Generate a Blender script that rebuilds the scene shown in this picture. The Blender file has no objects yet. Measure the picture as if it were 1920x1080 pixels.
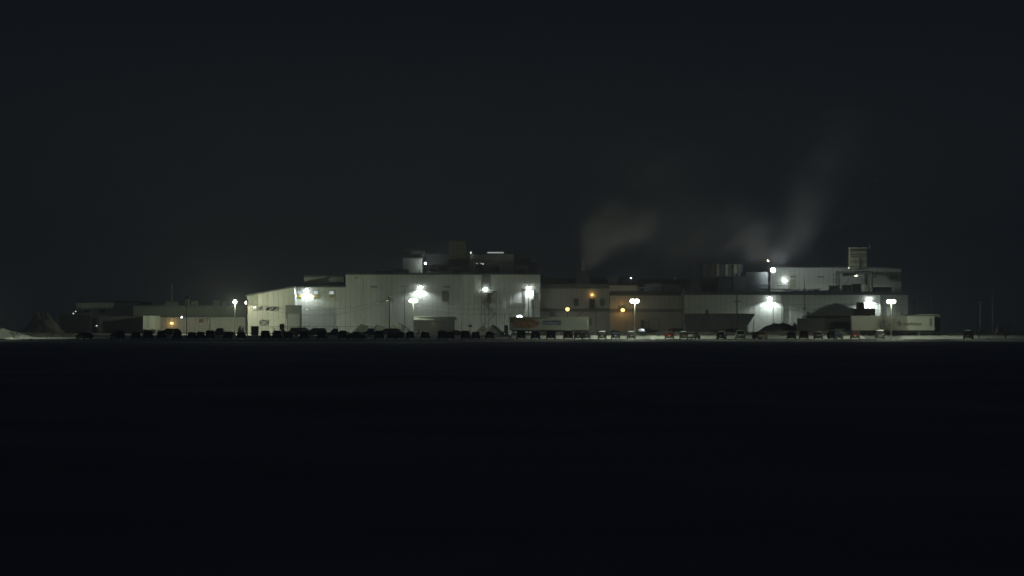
import bpy, math, random
from mathutils import Vector, noise

# ------------------------------------------------------------------ camera, sky, exposure
S = bpy.context.scene
COL = S.collection
F = 5640.0          # focal length in photo pixels (1920 wide)
EYE = 2.6           # camera height over the lot
HOR = 612.0         # horizon row of the photo

cam_d = bpy.data.cameras.new('camera')
cam = bpy.data.objects.new('camera', cam_d)
COL.objects.link(cam)
cam.location = (0, 0, EYE)
cam.rotation_euler = (math.pi / 2, 0, 0)
cam_d.sensor_width = 36.0
cam_d.lens = 36.0 * F / 1920.0
cam_d.shift_y = (HOR - 540.0) / 1920.0
cam_d.clip_start = 1.0
cam_d.clip_end = 9000.0
S.camera = cam

W = bpy.data.worlds.new('World')
S.world = W
W.use_nodes = True
nt = W.node_tree
nt.nodes.clear()
out = nt.nodes.new('ShaderNodeOutputWorld')
bg = nt.nodes.new('ShaderNodeBackground')
tc = nt.nodes.new('ShaderNodeTexCoord')
sep = nt.nodes.new('ShaderNodeSeparateXYZ')
rmp = nt.nodes.new('ShaderNodeValToRGB')
nt.links.new(tc.outputs['Generated'], sep.inputs[0])
nt.links.new(sep.outputs['Z'], rmp.inputs[0])
cr = rmp.color_ramp
cr.elements[0].position = 0.0
cr.elements[0].color = (0.0105, 0.0125, 0.0142, 1)
cr.elements[1].position = 0.12
cr.elements[1].color = (0.0051, 0.0064, 0.0092, 1)
e = cr.elements.new(0.6)
e.color = (0.0040, 0.0052, 0.0078, 1)
nt.links.new(rmp.outputs[0], bg.inputs['Color'])
bg.inputs['Strength'].default_value = 1.0
nt.links.new(bg.outputs[0], out.inputs['Surface'])

S.view_settings.view_transform = 'Standard'
S.view_settings.look = 'None'
S.view_settings.exposure = 0.0
S.view_settings.gamma = 1.0
S.view_settings.use_curve_mapping = False
S.render.engine = 'CYCLES'
cy = S.cycles
cy.use_denoising = True
cy.denoising_prefilter = 'ACCURATE'
cy.denoiser = 'OPENIMAGEDENOISE'
cy.max_bounces = 6
cy.diffuse_bounces = 3
cy.glossy_bounces = 2
cy.transparent_max_bounces = 12
cy.volume_bounces = 2
cy.volume_max_steps = 96
cy.volume_step_rate = 1.0
cy.sample_clamp_indirect = 1.5
cy.caustics_reflective = False
cy.caustics_refractive = False
cy.use_light_tree = True
cy.filter_width = 1.5

GREEN = (0.90, 1.0, 0.70)     # old metal halide, greenish
COOL = (0.86, 0.97, 1.0)      # bluish metal halide on the walls
SODIUM = (1.0, 0.47, 0.09)


def wx(px, Y):
    return (px - 960.0) * Y / F


def wz(py, Y):
    return EYE + (HOR - py) * Y / F


def ground(Y):
    return min(max((Y - 600.0) * 0.01, 0.0), 1.0)


# ------------------------------------------------------------------ materials
MATS = {}


def mat(name, col, rough=0.75, var=0.12, scale=1.5, metal=0.0, bump=0.0, streak=False):
    if name in MATS:
        return MATS[name]
    m = bpy.data.materials.new(name)
    m.use_nodes = True
    n = m.node_tree.nodes
    L = m.node_tree.links
    b = n['Principled BSDF']
    b.inputs['Roughness'].default_value = rough
    b.inputs['Metallic'].default_value = metal
    t = n.new('ShaderNodeTexCoord')
    mp = n.new('ShaderNodeMapping')
    if streak:
        mp.inputs['Scale'].default_value = (1.0, 1.0, 0.12)
    nz = n.new('ShaderNodeTexNoise')
    nz.inputs['Scale'].default_value = scale
    nz.inputs['Detail'].default_value = 5.0
    L.new(t.outputs['Object'], mp.inputs[0])
    L.new(mp.outputs[0], nz.inputs['Vector'])
    rp = n.new('ShaderNodeMapRange')
    rp.inputs['From Min'].default_value = 0.3
    rp.inputs['From Max'].default_value = 0.7
    rp.inputs['To Min'].default_value = 1.0 - var
    rp.inputs['To Max'].default_value = 1.0 + var
    L.new(nz.outputs['Fac'], rp.inputs['Value'])
    mx = n.new('ShaderNodeVectorMath')
    mx.operation = 'SCALE'
    mx.inputs[0].default_value = col
    L.new(rp.outputs[0], mx.inputs['Scale'])
    L.new(mx.outputs[0], b.inputs['Base Color'])
    if bump > 0:
        bp = n.new('ShaderNodeBump')
        bp.inputs['Strength'].default_value = bump
        bp.inputs['Distance'].default_value = 0.15
        L.new(nz.outputs['Fac'], bp.inputs['Height'])
        L.new(bp.outputs[0], b.inputs['Normal'])
    MATS[name] = m
    return m


def lens(name, col, strength):
    """Luminous clear cover: it glows and lets the bulb inside shine through."""
    if name in MATS:
        return MATS[name]
    m = bpy.data.materials.new(name)
    m.use_nodes = True
    n = m.node_tree.nodes
    L = m.node_tree.links
    n.clear()
    o = n.new('ShaderNodeOutputMaterial')
    a = n.new('ShaderNodeAddShader')
    t = n.new('ShaderNodeBsdfTransparent')
    em = n.new('ShaderNodeEmission')
    em.inputs['Color'].default_value = (*col, 1)
    em.inputs['Strength'].default_value = strength
    L.new(t.outputs[0], a.inputs[0])
    L.new(em.outputs[0], a.inputs[1])
    L.new(a.outputs[0], o.inputs['Surface'])
    MATS[name] = m
    return m


SNOW = mat('clean snow', (0.66, 0.68, 0.68), 0.8, 0.10, 0.6, bump=0.5)
DIRTY = mat('ploughed dirty snow', (0.25, 0.25, 0.235), 0.85, 0.45, 0.7, bump=0.8)
FIELDM = mat('crusted snow in the field', (0.38, 0.38, 0.43), 0.9, 0.25, 0.05, bump=0.6)
LOT = mat('packed snow', (0.62, 0.63, 0.60), 0.8, 0.2, 0.25, bump=0.4)
WHITE = mat('white metal cladding', (0.66, 0.68, 0.59), 0.55, 0.13, 0.35, streak=True)
BACK = mat('dark joint behind cladding', (0.12, 0.12, 0.11), 0.8)
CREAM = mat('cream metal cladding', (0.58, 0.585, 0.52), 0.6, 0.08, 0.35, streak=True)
TAN = mat('tan metal cladding', (0.50, 0.49, 0.44), 0.6, 0.10, 0.35, streak=True)
OLIVE = mat('grey green cladding', (0.16, 0.18, 0.155), 0.6, 0.1, 0.35, streak=True)
TRIM = mat('dark flashing', (0.07, 0.08, 0.08), 0.5)
ROOF = mat('gravel and snow roof', (0.10, 0.11, 0.115), 0.85, 0.3, 0.4)
ROOFSNOW = mat('snow on a roof', (0.6, 0.62, 0.62), 0.8, 0.15, 0.5)
DARKM = mat('dark painted metal', (0.035, 0.038, 0.038), 0.5, 0.2)
GREYM = mat('galvanised steel', (0.28, 0.29, 0.28), 0.45, 0.15, 3, metal=0.4)
STEEL = mat('weathered steel', (0.10, 0.105, 0.10), 0.6, 0.2, 3)
WOOD = mat('weathered pole wood', (0.085, 0.07, 0.055), 0.85, 0.25, 4)
GLASS = mat('dark window glass', (0.02, 0.024, 0.026), 0.1, 0.1)
PALE = mat('pale painted frame', (0.62, 0.63, 0.58), 0.5)
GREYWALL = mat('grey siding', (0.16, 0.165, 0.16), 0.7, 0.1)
DUSTED = mat('snow dusted roofing', (0.27, 0.29, 0.30), 0.7, 0.2, 1.0)
DKROOF = mat('dark metal roofing', (0.10, 0.11, 0.125), 0.5, 0.15)
BROWN = mat('brown brick wall', (0.10, 0.085, 0.07), 0.8, 0.2, 2)
REDP = mat('red lettering', (0.30, 0.035, 0.03), 0.6)
YEL = mat('yellow panel', (0.42, 0.34, 0.05), 0.6)
BLUEP = mat('blue print', (0.03, 0.05, 0.12), 0.5)
WHITEP = mat('white print', (0.7, 0.7, 0.7), 0.5)
DARKP = mat('dark print', (0.04, 0.04, 0.05), 0.5)
GREENP = mat('green sign paint', (0.25, 0.45, 0.30), 0.5)
RUBBER = mat('tyre rubber', (0.02, 0.02, 0.02), 0.9)
CHROME = mat('wheel alloy', (0.35, 0.35, 0.36), 0.35, metal=0.8)
TAIL = mat('tail light plastic', (0.12, 0.008, 0.008), 0.2)
HEADL = mat('headlight glass', (0.4, 0.4, 0.42), 0.15)
PLATE = mat('licence plate', (0.5, 0.5, 0.5), 0.5)
BARK = mat('bare branch bark', (0.06, 0.05, 0.04), 0.9)
YLOUV = mat('yellowish louvre metal', (0.42, 0.42, 0.28), 0.6, 0.2, 1.2)
EARTH = mat('dark gravel mound', (0.07, 0.072, 0.075), 0.95, 0.4, 0.8, bump=0.8)
TARP = mat('faded tarpaulin', (0.30, 0.29, 0.31), 0.8, 0.15)


# ------------------------------------------------------------------ mesh helpers
class MB:
    def __init__(s):
        s.v = []
        s.f = []
        s.smooth = False

    def box(s, x0, x1, y0, y1, z0, z1):
        i = len(s.v)
        s.v += [(x0, y0, z0), (x1, y0, z0), (x1, y1, z0), (x0, y1, z0),
                (x0, y0, z1), (x1, y0, z1), (x1, y1, z1), (x0, y1, z1)]
        s.f += [(i, i + 3, i + 2, i + 1), (i + 4, i + 5, i + 6, i + 7), (i, i + 1, i + 5, i + 4),
                (i + 1, i + 2, i + 6, i + 5), (i + 2, i + 3, i + 7, i + 6), (i + 3, i, i + 4, i + 7)]
        return s

    def loft(s, rings, cap=True):
        i0 = len(s.v)
        n = len(rings[0])
        for r in rings:
            s.v += [tuple(p) for p in r]
        for k in range(len(rings) - 1):
            for j in range(n):
                a = i0 + k * n + j
                b = i0 + k * n + (j + 1) % n
                s.f.append((a, b, b + n, a + n))
        if cap:
            s.f.append(tuple(i0 + j for j in reversed(range(n))))
            e0 = i0 + (len(rings) - 1) * n
            s.f.append(tuple(e0 + j for j in range(n)))
        return s

    def tube(s, p, q, r, r2=None, n=8):
        p = Vector(p)
        q = Vector(q)
        d = (q - p).normalized()
        u = d.orthogonal().normalized()
        w = d.cross(u)
        r2 = r if r2 is None else r2
        ra = [p + (u * math.cos(2 * math.pi * k / n) + w * math.sin(2 * math.pi * k / n)) * r for k in range(n)]
        rb = [q + (u * math.cos(2 * math.pi * k / n) + w * math.sin(2 * math.pi * k / n)) * r2 for k in range(n)]
        return s.loft([ra, rb])

    def path(s, pts, r, n=5):
        for a, b in zip(pts, pts[1:]):
            s.tube(a, b, r, n=n)
        return s

    def prism(s, poly, y0, y1):
        """poly of (x,z), extruded along y"""
        return s.loft([[(x, y0, z) for x, z in poly], [(x, y1, z) for x, z in poly]])

    def ball(s, c, rx, ry, rz, n=12, m=7):
        rings = []
        for k in range(1, m):
            a = math.pi * k / m
            rings.append([(c[0] + rx * math.sin(a) * math.cos(2 * math.pi * j / n),
                           c[1] + ry * math.sin(a) * math.sin(2 * math.pi * j / n),
                           c[2] + rz * math.cos(a)) for j in range(n)])
        return s.loft(rings)

    def mesh(s, name, m, smooth=None):
        me = bpy.data.meshes.new(name)
        me.from_pydata(s.v, [], s.f)
        import bmesh
        bm = bmesh.new()
        bm.from_mesh(me)
        bmesh.ops.recalc_face_normals(bm, faces=bm.faces)
        bm.to_mesh(me)
        bm.free()
        if m:
            me.materials.append(m)
        if s.smooth if smooth is None else smooth:
            for p in me.polygons:
                p.use_smooth = True
        return me

    def build(s, name, m, parent=None, smooth=None):
        return link(name, s.mesh(name, m, smooth), parent)


def link(name, data, parent=None, loc=None):
    o = bpy.data.objects.new(name, data)
    COL.objects.link(o)
    if parent is not None:
        o.parent = parent
        if parent.get('_world'):
            o.matrix_parent_inverse = parent.matrix_basis.inverted()
    if loc is not None:
        o.location = loc
    return o


def tag(o, label, cat, group=None):
    o['label'] = label
    o['category'] = cat
    if group:
        o['group'] = group
    return o


def thing(name, label, cat, loc=(0, 0, 0), group=None, rz=0.0):
    """Empty at the thing's base; children may be built in local coordinates."""
    o = bpy.data.objects.new(name, None)
    COL.objects.link(o)
    o.location = loc
    o.rotation_euler = (0, 0, rz)
    o.empty_display_size = 0.3
    return tag(o, label, cat, group)


def struct(o):
    o['kind'] = 'structure'
    return o


def text_mesh(txt, height, m, depth=0.01, shear=0.0, bold=0.0, width=None):
    c = bpy.data.curves.new('lettering', 'FONT')
    c.body = txt
    c.size = height / 0.72
    c.extrude = depth
    c.offset = bold
    c.shear = shear
    c.align_x = 'CENTER'
    c.align_y = 'CENTER'
    o = bpy.data.objects.new('tmp', c)
    COL.objects.link(o)
    dg = bpy.context.evaluated_depsgraph_get()
    me = bpy.data.meshes.new_from_object(o.evaluated_get(dg))
    bpy.data.objects.remove(o)
    xs = [v.co.x for v in me.vertices]
    k = (width / (max(xs) - min(xs))) if width else 1.0
    for v in me.vertices:
        x, y, z = v.co
        v.co = (x * k, -z, y)
    me.materials.clear()
    me.materials.append(m)
    return me


# ------------------------------------------------------------------ the ground
def sheet(name, x0, x1, y0, y1, nx, ny, zf, m, smooth=True):
    b = MB()
    for j in range(ny + 1):
        for i in range(nx + 1):
            x = x0 + (x1 - x0) * i / nx
            t = j / ny
            y = y0 + (y1 - y0) * t
            b.v.append((x, y, zf(x, y)))
    for j in range(ny):
        for i in range(nx):
            a = j * (nx + 1) + i
            b.f.append((a, a + 1, a + nx + 2, a + nx + 1))
    return struct(b.build(name, m, smooth=smooth))


def field_z(x, y):
    z = -0.35 + 0.10 * noise.noise((x * 0.05, y * 0.02, 1.0)) + 0.05 * noise.noise((x * 0.2, y * 0.08, 4.0))
    if y > 585:
        z = min(z, -0.35)
    return z


sheet('field', -420, 420, -40, 592.0, 220, 240, field_z, FIELDM)
sheet('far_ground', -420, 420, 592.0, 1900, 8, 20, lambda x, y: -0.5, FIELDM)


def lot_z(x, y):
    return ground(y) + 0.03 * noise.noise((x * 0.3, y * 0.3, 2.0))


b = MB()
sheet('parking_lot', -160, 160, 593.5, 840, 200, 120, lot_z, LOT)
b = MB()
b.loft([[(-160, 591.5, -0.45), (-160, 593.6, -0.45), (-160, 593.6, 0.012)],
        [(160, 591.5, -0.45), (160, 593.6, -0.45), (160, 593.6, 0.012)]])
struct(b.build('embankment', LOT))


def ridge(name, x0, x1, Y, half, hfun, m, seed=0, rough=0.18, dx=0.5):
    """A ploughed ridge of snow: closed mound along x."""
    n = max(4, int((x1 - x0) / dx))
    prof = [-1.0, -0.8, -0.55, -0.3, 0.0, 0.3, 0.6, 1.0]
    rings = []
    for i in range(n + 1):
        x = x0 + (x1 - x0) * i / n
        h = hfun(x)
        r = []
        for k, t in enumerate(prof):
            y = Y + t * half
            z0 = ground(y) - 0.1
            s = max(0.0, 1 - abs(t) ** 1.6)
            z = z0 + (h + 0.1) * s
            if 0 < k < 7:
                z += rough * h * s * (noise.noise((x * 0.9, y * 0.9, seed)) + 0.7 * noise.noise((x * 2.6, y * 2.6, seed + 9)))
                y += rough * 0.5 * noise.noise((x * 1.6, z * 2 + k, seed + 5))
            r.append((x, y, z))
        rings.append(r)
    mb = MB()
    mb.loft(rings)
    return mb.build(name, m, smooth=False)


def mound(name, cx, Y, rx, ry, h, m, seed=0, rough=0.2, n=26, peak=1.3):
    """A heap: irregular radial mound."""
    v = []
    f = []
    rings = 9
    z0 = ground(Y) - 0.1
    for k in range(rings + 1):
        t = k / rings
        for j in range(n):
            a = 2 * math.pi * j / n
            rr = t * (1 + 0.15 * noise.noise((math.cos(a) * 1.5, math.sin(a) * 1.5, seed)))
            x = cx + rx * rr * math.cos(a)
            y = Y + ry * rr * math.sin(a)
            z = z0 + (h + 0.1) * max(0, 1 - t ** peak)
            z += rough * h * (1 - t) * noise.noise((x * 0.8, y * 0.8, seed)) + rough * 0.4 * h * (1 - t) * noise.noise((x * 2.5, y * 2.5, seed))
            v.append((x, y, z))
    b = MB()
    b.v = v
    for k in range(rings):
        for j in range(n):
            a = k * n + j
            c = k * n + (j + 1) % n
            b.f.append((a, c, c + n, a + n))
    return b.build(name, m, smooth=False)


# near windrow of clean snow, right behind the front row
def windrow_h(x):
    px = x / 612 * F + 960
    h = 0.62 + 0.12 * noise.noise((x * 0.35, 0, 3))
    if px < 960:
        h *= 0.45
    return h


struct(ridge('snow_windrow', -103, 106, 612, 1.7, windrow_h, SNOW, 1))


def back_h(x):
    px = x / 622 * F + 960
    h = 1.15 + 0.3 * noise.noise((x * 0.12, 0, 7)) + 0.12 * noise.noise((x * 0.6, 0, 11))
    if 1430 < px < 1640:
        h += 0.80 * math.exp(-((px - 1578) / 30.0) ** 2) + 0.35 * math.exp(-((px - 1470) / 40.0) ** 2)
    if px > 1700:
        h *= 0.8
    if 170 < px < 960:
        h *= 0.42
    if px < 160:
        h *= 0.9
    return h


struct(ridge('snow_bank', -106, 110, 625, 4.5, back_h, DIRTY, 4, rough=0.25))

def edge_h(x):
    return max(0.03, 0.10 + 0.16 * noise.noise((x * 0.25, 0, 21)) + 0.10 * noise.noise((x * 1.1, 0, 23)))


struct(ridge('field_edge', -105, 108, 594.2, 1.1, edge_h, FIELDM, 8, rough=0.5, dx=0.35))

# ------------------------------------------------------------------ building helper
PANEL_CACHE = {}


def panels(par, x0, x1, Y, z0, z1, m, pw=1.2, top=None, name='wall_panel'):
    """One wall faced with cladding panels, each its own part; top(x) gives a sloping eave."""
    n = max(1, round((x1 - x0) / pw))
    w = (x1 - x0) / n
    for i in range(n):
        xa = x0 + i * w
        if top is None:
            key = (round(w, 3), round(z1 - z0, 2), m.name)
            if key not in PANEL_CACHE:
                mb = MB()
                mb.box(0.02, w / 2 - 0.06, -0.07, 0, 0, z1 - z0)
                mb.box(w / 2 - 0.06, w / 2 + 0.06, -0.10, 0, 0, z1 - z0)
                mb.box(w / 2 + 0.06, w - 0.02, -0.07, 0, 0, z1 - z0)
                PANEL_CACHE[key] = mb.mesh(name, m)
            link(name, PANEL_CACHE[key], par, (xa, Y, z0))
        else:
            mb = MB()
            mb.prism([(0.02, 0), (w - 0.02, 0), (w - 0.02, top(xa + w - 0.02) - z0), (0.02, top(xa + 0.02) - z0)], -0.07, 0)
            link(name, mb.mesh(name, m), par, (xa, Y, z0))


def box_building(name, label, x0, x1, Y, depth, ztop, m, cat='building', trim=0.35, z0=None, roof=ROOF, side=None, trimmat=TRIM):
    z0 = ground(Y) - 0.3 if z0 is None else z0
    t = thing(name, label, cat)
    MB().box(x0 + 0.02, x1 - 0.02, Y, Y + depth, z0, ztop - 0.02).build('wall', side or BACK, t)
    panels(t, x0, x1, Y - 0.001, z0, ztop - trim, m)
    MB().box(x0 - 0.1, x1 + 0.1, Y - 0.16, Y + 0.1, ztop - trim, ztop + 0.05).build('roof_trim', trimmat, t)
    MB().box(x0, x1, Y + 0.11, Y + depth, ztop - 0.015, ztop + 0.03).build('roof', roof, t)
    return t


def window(par, x0, x1, z0, z1, Y, pane=GLASS, frame=TRIM, cols=1, rows=1, fw=0.08, panes=None):
    fr = MB()
    fr.box(x0, x1, Y - 0.16, Y - 0.06, z0, z0 + fw).box(x0, x1, Y - 0.16, Y - 0.06, z1 - fw, z1)
    fr.box(x0, x0 + fw, Y - 0.16, Y - 0.06, z0 + fw, z1 - fw).box(x1 - fw, x1, Y - 0.16, Y - 0.06, z0 + fw, z1 - fw)
    o = fr.build('window', frame, par)
    k = 0
    for r in range(rows):
        for c in range(cols):
            a = x0 + fw + (x1 - x0 - 2 * fw) * c / cols
            bb = x0 + fw + (x1 - x0 - 2 * fw) * (c + 1) / cols
            d = z0 + fw + (z1 - z0 - 2 * fw) * r / rows
            e = z0 + fw + (z1 - z0 - 2 * fw) * (r + 1) / rows
            mm = panes[k % len(panes)] if panes else pane
            MB().box(a + 0.02, bb - 0.02, Y - 0.14, Y - 0.09, d + 0.02, e - 0.02).build('pane', mm, o)
            k += 1
    return o


# ------------------------------------------------------------------ factory, left to right
# 1 far left low white hall
Y = 760
t = box_building('low_warehouse', 'low white hall at the far left with two small dark windows', wx(143, Y), wx(258, Y), Y, 30, wz(565, Y), WHITE)
for a in (157, 186):
    window(t, wx(a, Y), wx(a + 11, Y), wz(586.5, Y), wz(581, Y), Y - 0.05)
MB().box(wx(172, Y), wx(180, Y), Y - 0.18, Y - 0.05, 0.8, wz(597, Y)).build('door', GREYWALL, t)

# 2 long low dock building
Y = 712
t = box_building('dock_building', 'long low dock hall with dark upper band left of the sloping roof wing', wx(250, Y), wx(470, Y), Y, 40, wz(573, Y), OLIVE)
MB().box(wx(258, Y), wx(465, Y), Y - 1.6, Y - 0.2, wz(594, Y), wz(592, Y)).build('canopy', TRIM, t)
panels(t, wx(289, Y), wx(393, Y), Y - 0.12, 0.7, wz(594.5, Y), TAN, name='dock_panel')
panels(t, wx(394, Y), wx(460, Y), Y - 0.12, 0.7, wz(594.5, Y), WHITE, name='dock_panel')
MB().box(wx(380, Y), wx(384, Y), Y - 0.4, Y - 0.11, wz(580, Y), wz(577, Y)).build('vent', TRIM, t)
MB().box(wx(393.2, Y), wx(394.6, Y), Y - 0.3, Y - 0.05, 0.7, wz(594.5, Y)).build('post', TRIM, t)
# red lettering MET on a pale board
sg = thing('wall_sign', 'red letters MET on a pale board on the dock hall', 'sign', (wx(381.5, Y), Y - 0.22, wz(602, Y)))
MB().box(-1.6, 1.6, 0, 0.08, -0.85, 0.85).build('board', CREAM, sg)
o = link('lettering', text_mesh('MET', 1.25, REDP, 0.015, shear=0.25, bold=0.01, width=2.6), sg, (0, -0.03, 0))

# 3 sloping roof wing
Y = 693
t = thing('sloping_wing', 'white wing with sloping roof, strip window and corner light', 'building')
xa, xb = wx(463, Y), wx(552, Y)
za, zb = wz(554, Y), wz(537, Y)
top = lambda x: za + (zb - za) * (x - xa) / (xb - xa)
MB().prism([(xa + 0.05, 0.6), (xb - 0.08, 0.6), (xb - 0.08, zb - 0.05), (xa + 0.05, za - 0.05)], Y + 0.0, Y + 40).build('wall', BACK, t)
panels(t, xa, xb, Y - 0.001, 0.6, 0, WHITE, top=lambda x: top(x) - 0.2)
# east return wall panels
for k in range(6):
    MB().box(xb - 0.08, xb, Y + k * 1.16 + 0.02, Y + k * 1.16 + 1.14, 0.6, zb - 0.25).build('wall_panel', WHITE, t)
MB().loft([[(xa - 0.3, Y - 0.3, za - 0.2), (xa - 0.3, Y + 40, za - 0.2), (xa - 0.3, Y + 40, za + 0.1), (xa - 0.3, Y - 0.3, za + 0.1)],
           [(xb + 0.1, Y - 0.3, zb - 0.2), (xb + 0.1, Y + 40, zb - 0.2), (xb + 0.1, Y + 40, zb + 0.1), (xb + 0.1, Y - 0.3, zb + 0.1)]]).build('roof', DKROOF, t)
window(t, wx(474, Y), wx(524, Y), wz(583, Y), wz(574, Y), Y - 0.05, frame=PALE, cols=8, panes=[GLASS, GREYWALL, GLASS, GREYM, GLASS, GREYWALL])
br = MB()
for k, (p, q) in enumerate([((489, 582.5), (497, 575)), ((503, 582.5), (514, 576)), ((497, 577), (505, 575)), ((514, 582), (521, 578)), ((481, 582.5), (482.5, 575)), ((485, 582), (486, 576))]):
    br.tube((wx(p[0], Y), Y - 0.24, wz(p[1], Y)), (wx(q[0], Y), Y - 0.24, wz(q[1], Y)), 0.09, n=6)
br.build('window_brace', PALE, t)  # pale slanted bars across the panes
sg = thing('crossed_sign', 'dark panel with a pale cross low on the sloping wing', 'sign', (wx(495.5, Y), Y - 0.2, wz(605, Y)))
MB().box(-1.1, 1.1, 0, 0.1, -0.62, 0.62).build('board', DARKM, sg)
mb = MB()
mb.tube((-0.95, -0.03, -0.52), (0.95, -0.03, 0.52), 0.07).tube((-0.95, -0.05, 0.52), (0.95, -0.05, -0.52), 0.07)
mb.tube((0, -0.04, 0), (0.1, -0.04, 0.5), 0.05).tube((0, -0.04, 0), (-0.2, -0.04, -0.55), 0.05)
mb.build('cross', PALE, sg)
# entrance annex in front of the corner
Y = 688
t = thing('entrance_annex', 'grey flat roofed porch at the inner corner of the sloping wing', 'building')
MB().box(wx(535, Y), wx(563, Y), Y, Y + 5.2, 0.5, wz(573.5, Y)).build('wall', GREYWALL, t)
MB().box(wx(534, Y), wx(564, Y), Y - 0.3, Y + 5.2, wz(573.5, Y) + 0.003, wz(572.3, Y)).build('roof', TRIM, t)
MB().box(wx(540, Y), wx(562, Y), Y - 0.12, Y - 0.01, 0.7, wz(588, Y)).build('door', GREYM, t)
MB().box(wx(536.4, Y), wx(538, Y), Y - 0.16, Y - 0.02, 0.7, wz(596, Y)).build('post', PALE, t)

# 4 recessed wing with three small windows
Y = 700
t = box_building('three_window_wing', 'white wing with three small yellow and white windows', wx(552, Y), wx(648, Y), Y, 36, wz(536, Y), WHITE)
LITP = lens('lit upper pane', (0.55, 0.63, 0.75), 0.30)
for a in (557, 587.5, 617):
    x0, x1 = wx(a, Y), wx(a + 9.5, Y)
    zt, zm, zb = wz(545.5, Y), wz(552, Y), wz(558, Y)
    w = MB()
    w.box(x0, x1, Y - 0.2, Y - 0.1, zb, zt).build('window', PALE, t)
    p = t.children[-1] if False else None
    wo = [o for o in t.children if o.name.startswith('window')][-1]
    MB().box(x0 + 0.1, x1 - 0.1, Y - 0.23, Y - 0.201, zm + 0.05, zt - 0.08).build('upper_pane', MATS['lit upper pane'], wo)
    MB().box(x0 + 0.1, x1 - 0.1, Y - 0.23, Y - 0.201, zb + 0.08, zm - 0.05).build('lower_panel', YEL, wo)

# 4b block behind it
Y = 708
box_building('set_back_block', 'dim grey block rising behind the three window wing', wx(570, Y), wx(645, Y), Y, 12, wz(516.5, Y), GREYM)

# 5 main block
Y = 700
MX0, MX1 = wx(648, Y), wx(1013, Y)
MZ = wz(513, Y)
t = box_building('main_block', 'tallest white main hall with plain facade and rooftop plant', MX0, MX1, Y, 60, MZ, WHITE, trim=0.3, side=GREYWALL)
for a, c in ((695, 707), (832, 844)):
    MB().box(wx(a, Y), wx(c, Y), Y - 0.26, Y - 0.1, wz(539.2, Y), wz(536.8, Y)).build('vent_grille', STEEL, t)
for a, c in ((666, 671),):
    MB().box(wx(a, Y), wx(c, Y), Y - 0.2, Y - 0.1, wz(522, Y), wz(519, Y)).build('vent_grille', YEL, t)
window(t, wx(829, Y), wx(841, Y), wz(565.5, Y), wz(545.5, Y), Y - 0.05, pane=OLIVE, cols=1, rows=3)
MB().box(wx(756, Y), wx(768.5, Y), Y - 0.17, Y - 0.1, wz(552, Y), wz(544.5, Y)).build('shutter', CREAM, t)
# darker upper bay behind the stair
MB().box(wx(903.5, Y), wx(919, Y), Y - 0.2, Y - 0.101, wz(543, Y), wz(514.5, Y)).build('duct', OLIVE, t)
MB().box(wx(905, Y), wx(927, Y), Y - 0.2, Y - 0.101, wz(568, Y), wz(547, Y)).build('stair_door', CREAM, t)
MB().box(wx(913, Y), wx(921, Y), Y - 0.26, Y - 0.201, wz(567.5, Y), wz(550, Y)).build('door_leaf', GREYWALL, t)
# dock opening beside the corner lamp
MB().box(wx(963, Y), wx(985.5, Y), Y - 0.34, Y - 0.101, wz(542.2, Y), wz(540.6, Y)).build('lintel', PALE, t)
MB().box(wx(963, Y), wx(978, Y), Y - 0.18, Y - 0.101, wz(568, Y), wz(542.3, Y)).build('roller_door', PALE, t)
MB().box(wx(978.2, Y), wx(985, Y), Y - 0.18, Y - 0.101, wz(568, Y), wz(542.3, Y)).build('door_recess', STEEL, t)
MB().box(wx(962, Y), wx(986, Y), Y - 0.7, Y - 0.101, wz(569, Y), wz(568.1, Y)).build('ledge', PALE, t)
p = MB()
p.path([(wx(1001, Y), Y - 0.35, wz(545, Y)), (wx(1001, Y), Y - 0.35, wz(562, Y)), (wx(998.5, Y), Y - 0.35, wz(565, Y)), (wx(998.5, Y), Y - 0.35, wz(600, Y))], 0.16, n=8)
p.box(wx(995, Y), wx(1003, Y), Y - 0.6, Y - 0.1, wz(563.5, Y), wz(561, Y))
p.build('downpipe', GREYM, t)
for a in (681, 735, 863, 890, 947, 959):
    MB().tube((wx(a, Y), Y - 0.2, 0.7), (wx(a, Y), Y - 0.2, MZ - 0.4), 0.06).build('downpipe', CREAM, t)

# stairs with two landings
t = thing('fire_escape', 'open steel outside stair with landings under the small round lamp', 'staircase')
Ys = Y - 2.6
for py in (545.5, 567.5, 589):
    MB().box(wx(902, Y), wx(931, Y), Ys, Y - 0.35, wz(py, Y) - 0.12, wz(py, Y)).build('landing', STEEL, t)
for px in (902.5, 916, 930.5):
    MB().tube((wx(px, Y), Ys, 0.8), (wx(px, Y), Ys, wz(545.5, Y)), 0.07).build('post', STEEL, t)
mb = MB()
for za, zb, xa, xb in ((567.5, 545.5, 905, 929), (589, 567.5, 929, 905), (612, 589, 905, 929)):
    mb.tube((wx(xa, Y), Ys + 0.2, wz(za, Y)), (wx(xb, Y), Ys + 0.2, wz(zb, Y)), 0.09)
    mb.tube((wx(xa, Y), Ys + 1.1, wz(za, Y)), (wx(xb, Y), Ys + 1.1, wz(zb, Y)), 0.09)
mb.build('stringer', STEEL, t)
for za, zb, xa, xb in ((567.5, 545.5, 905, 929), (589, 567.5, 929, 905), (612, 589, 905, 929)):
    for k in range(1, 12):
        u = k / 12
        x = wx(xa + (xb - xa) * u, Y)
        z = wz(za + (zb - za) * u, Y)
        MB().box(x - 0.13, x + 0.13, Ys + 0.3, Ys + 1.0, z - 0.03, z + 0.03).build('tread', STEEL, t)
mb = MB()
for py in (567.5, 589):
    for h in (0.5, 1.0):
        mb.tube((wx(902.5, Y), Ys, wz(py, Y) + h), (wx(930.5, Y), Ys, wz(py, Y) + h), 0.03, n=5)
mb.build('railing', STEEL, t)

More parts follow.
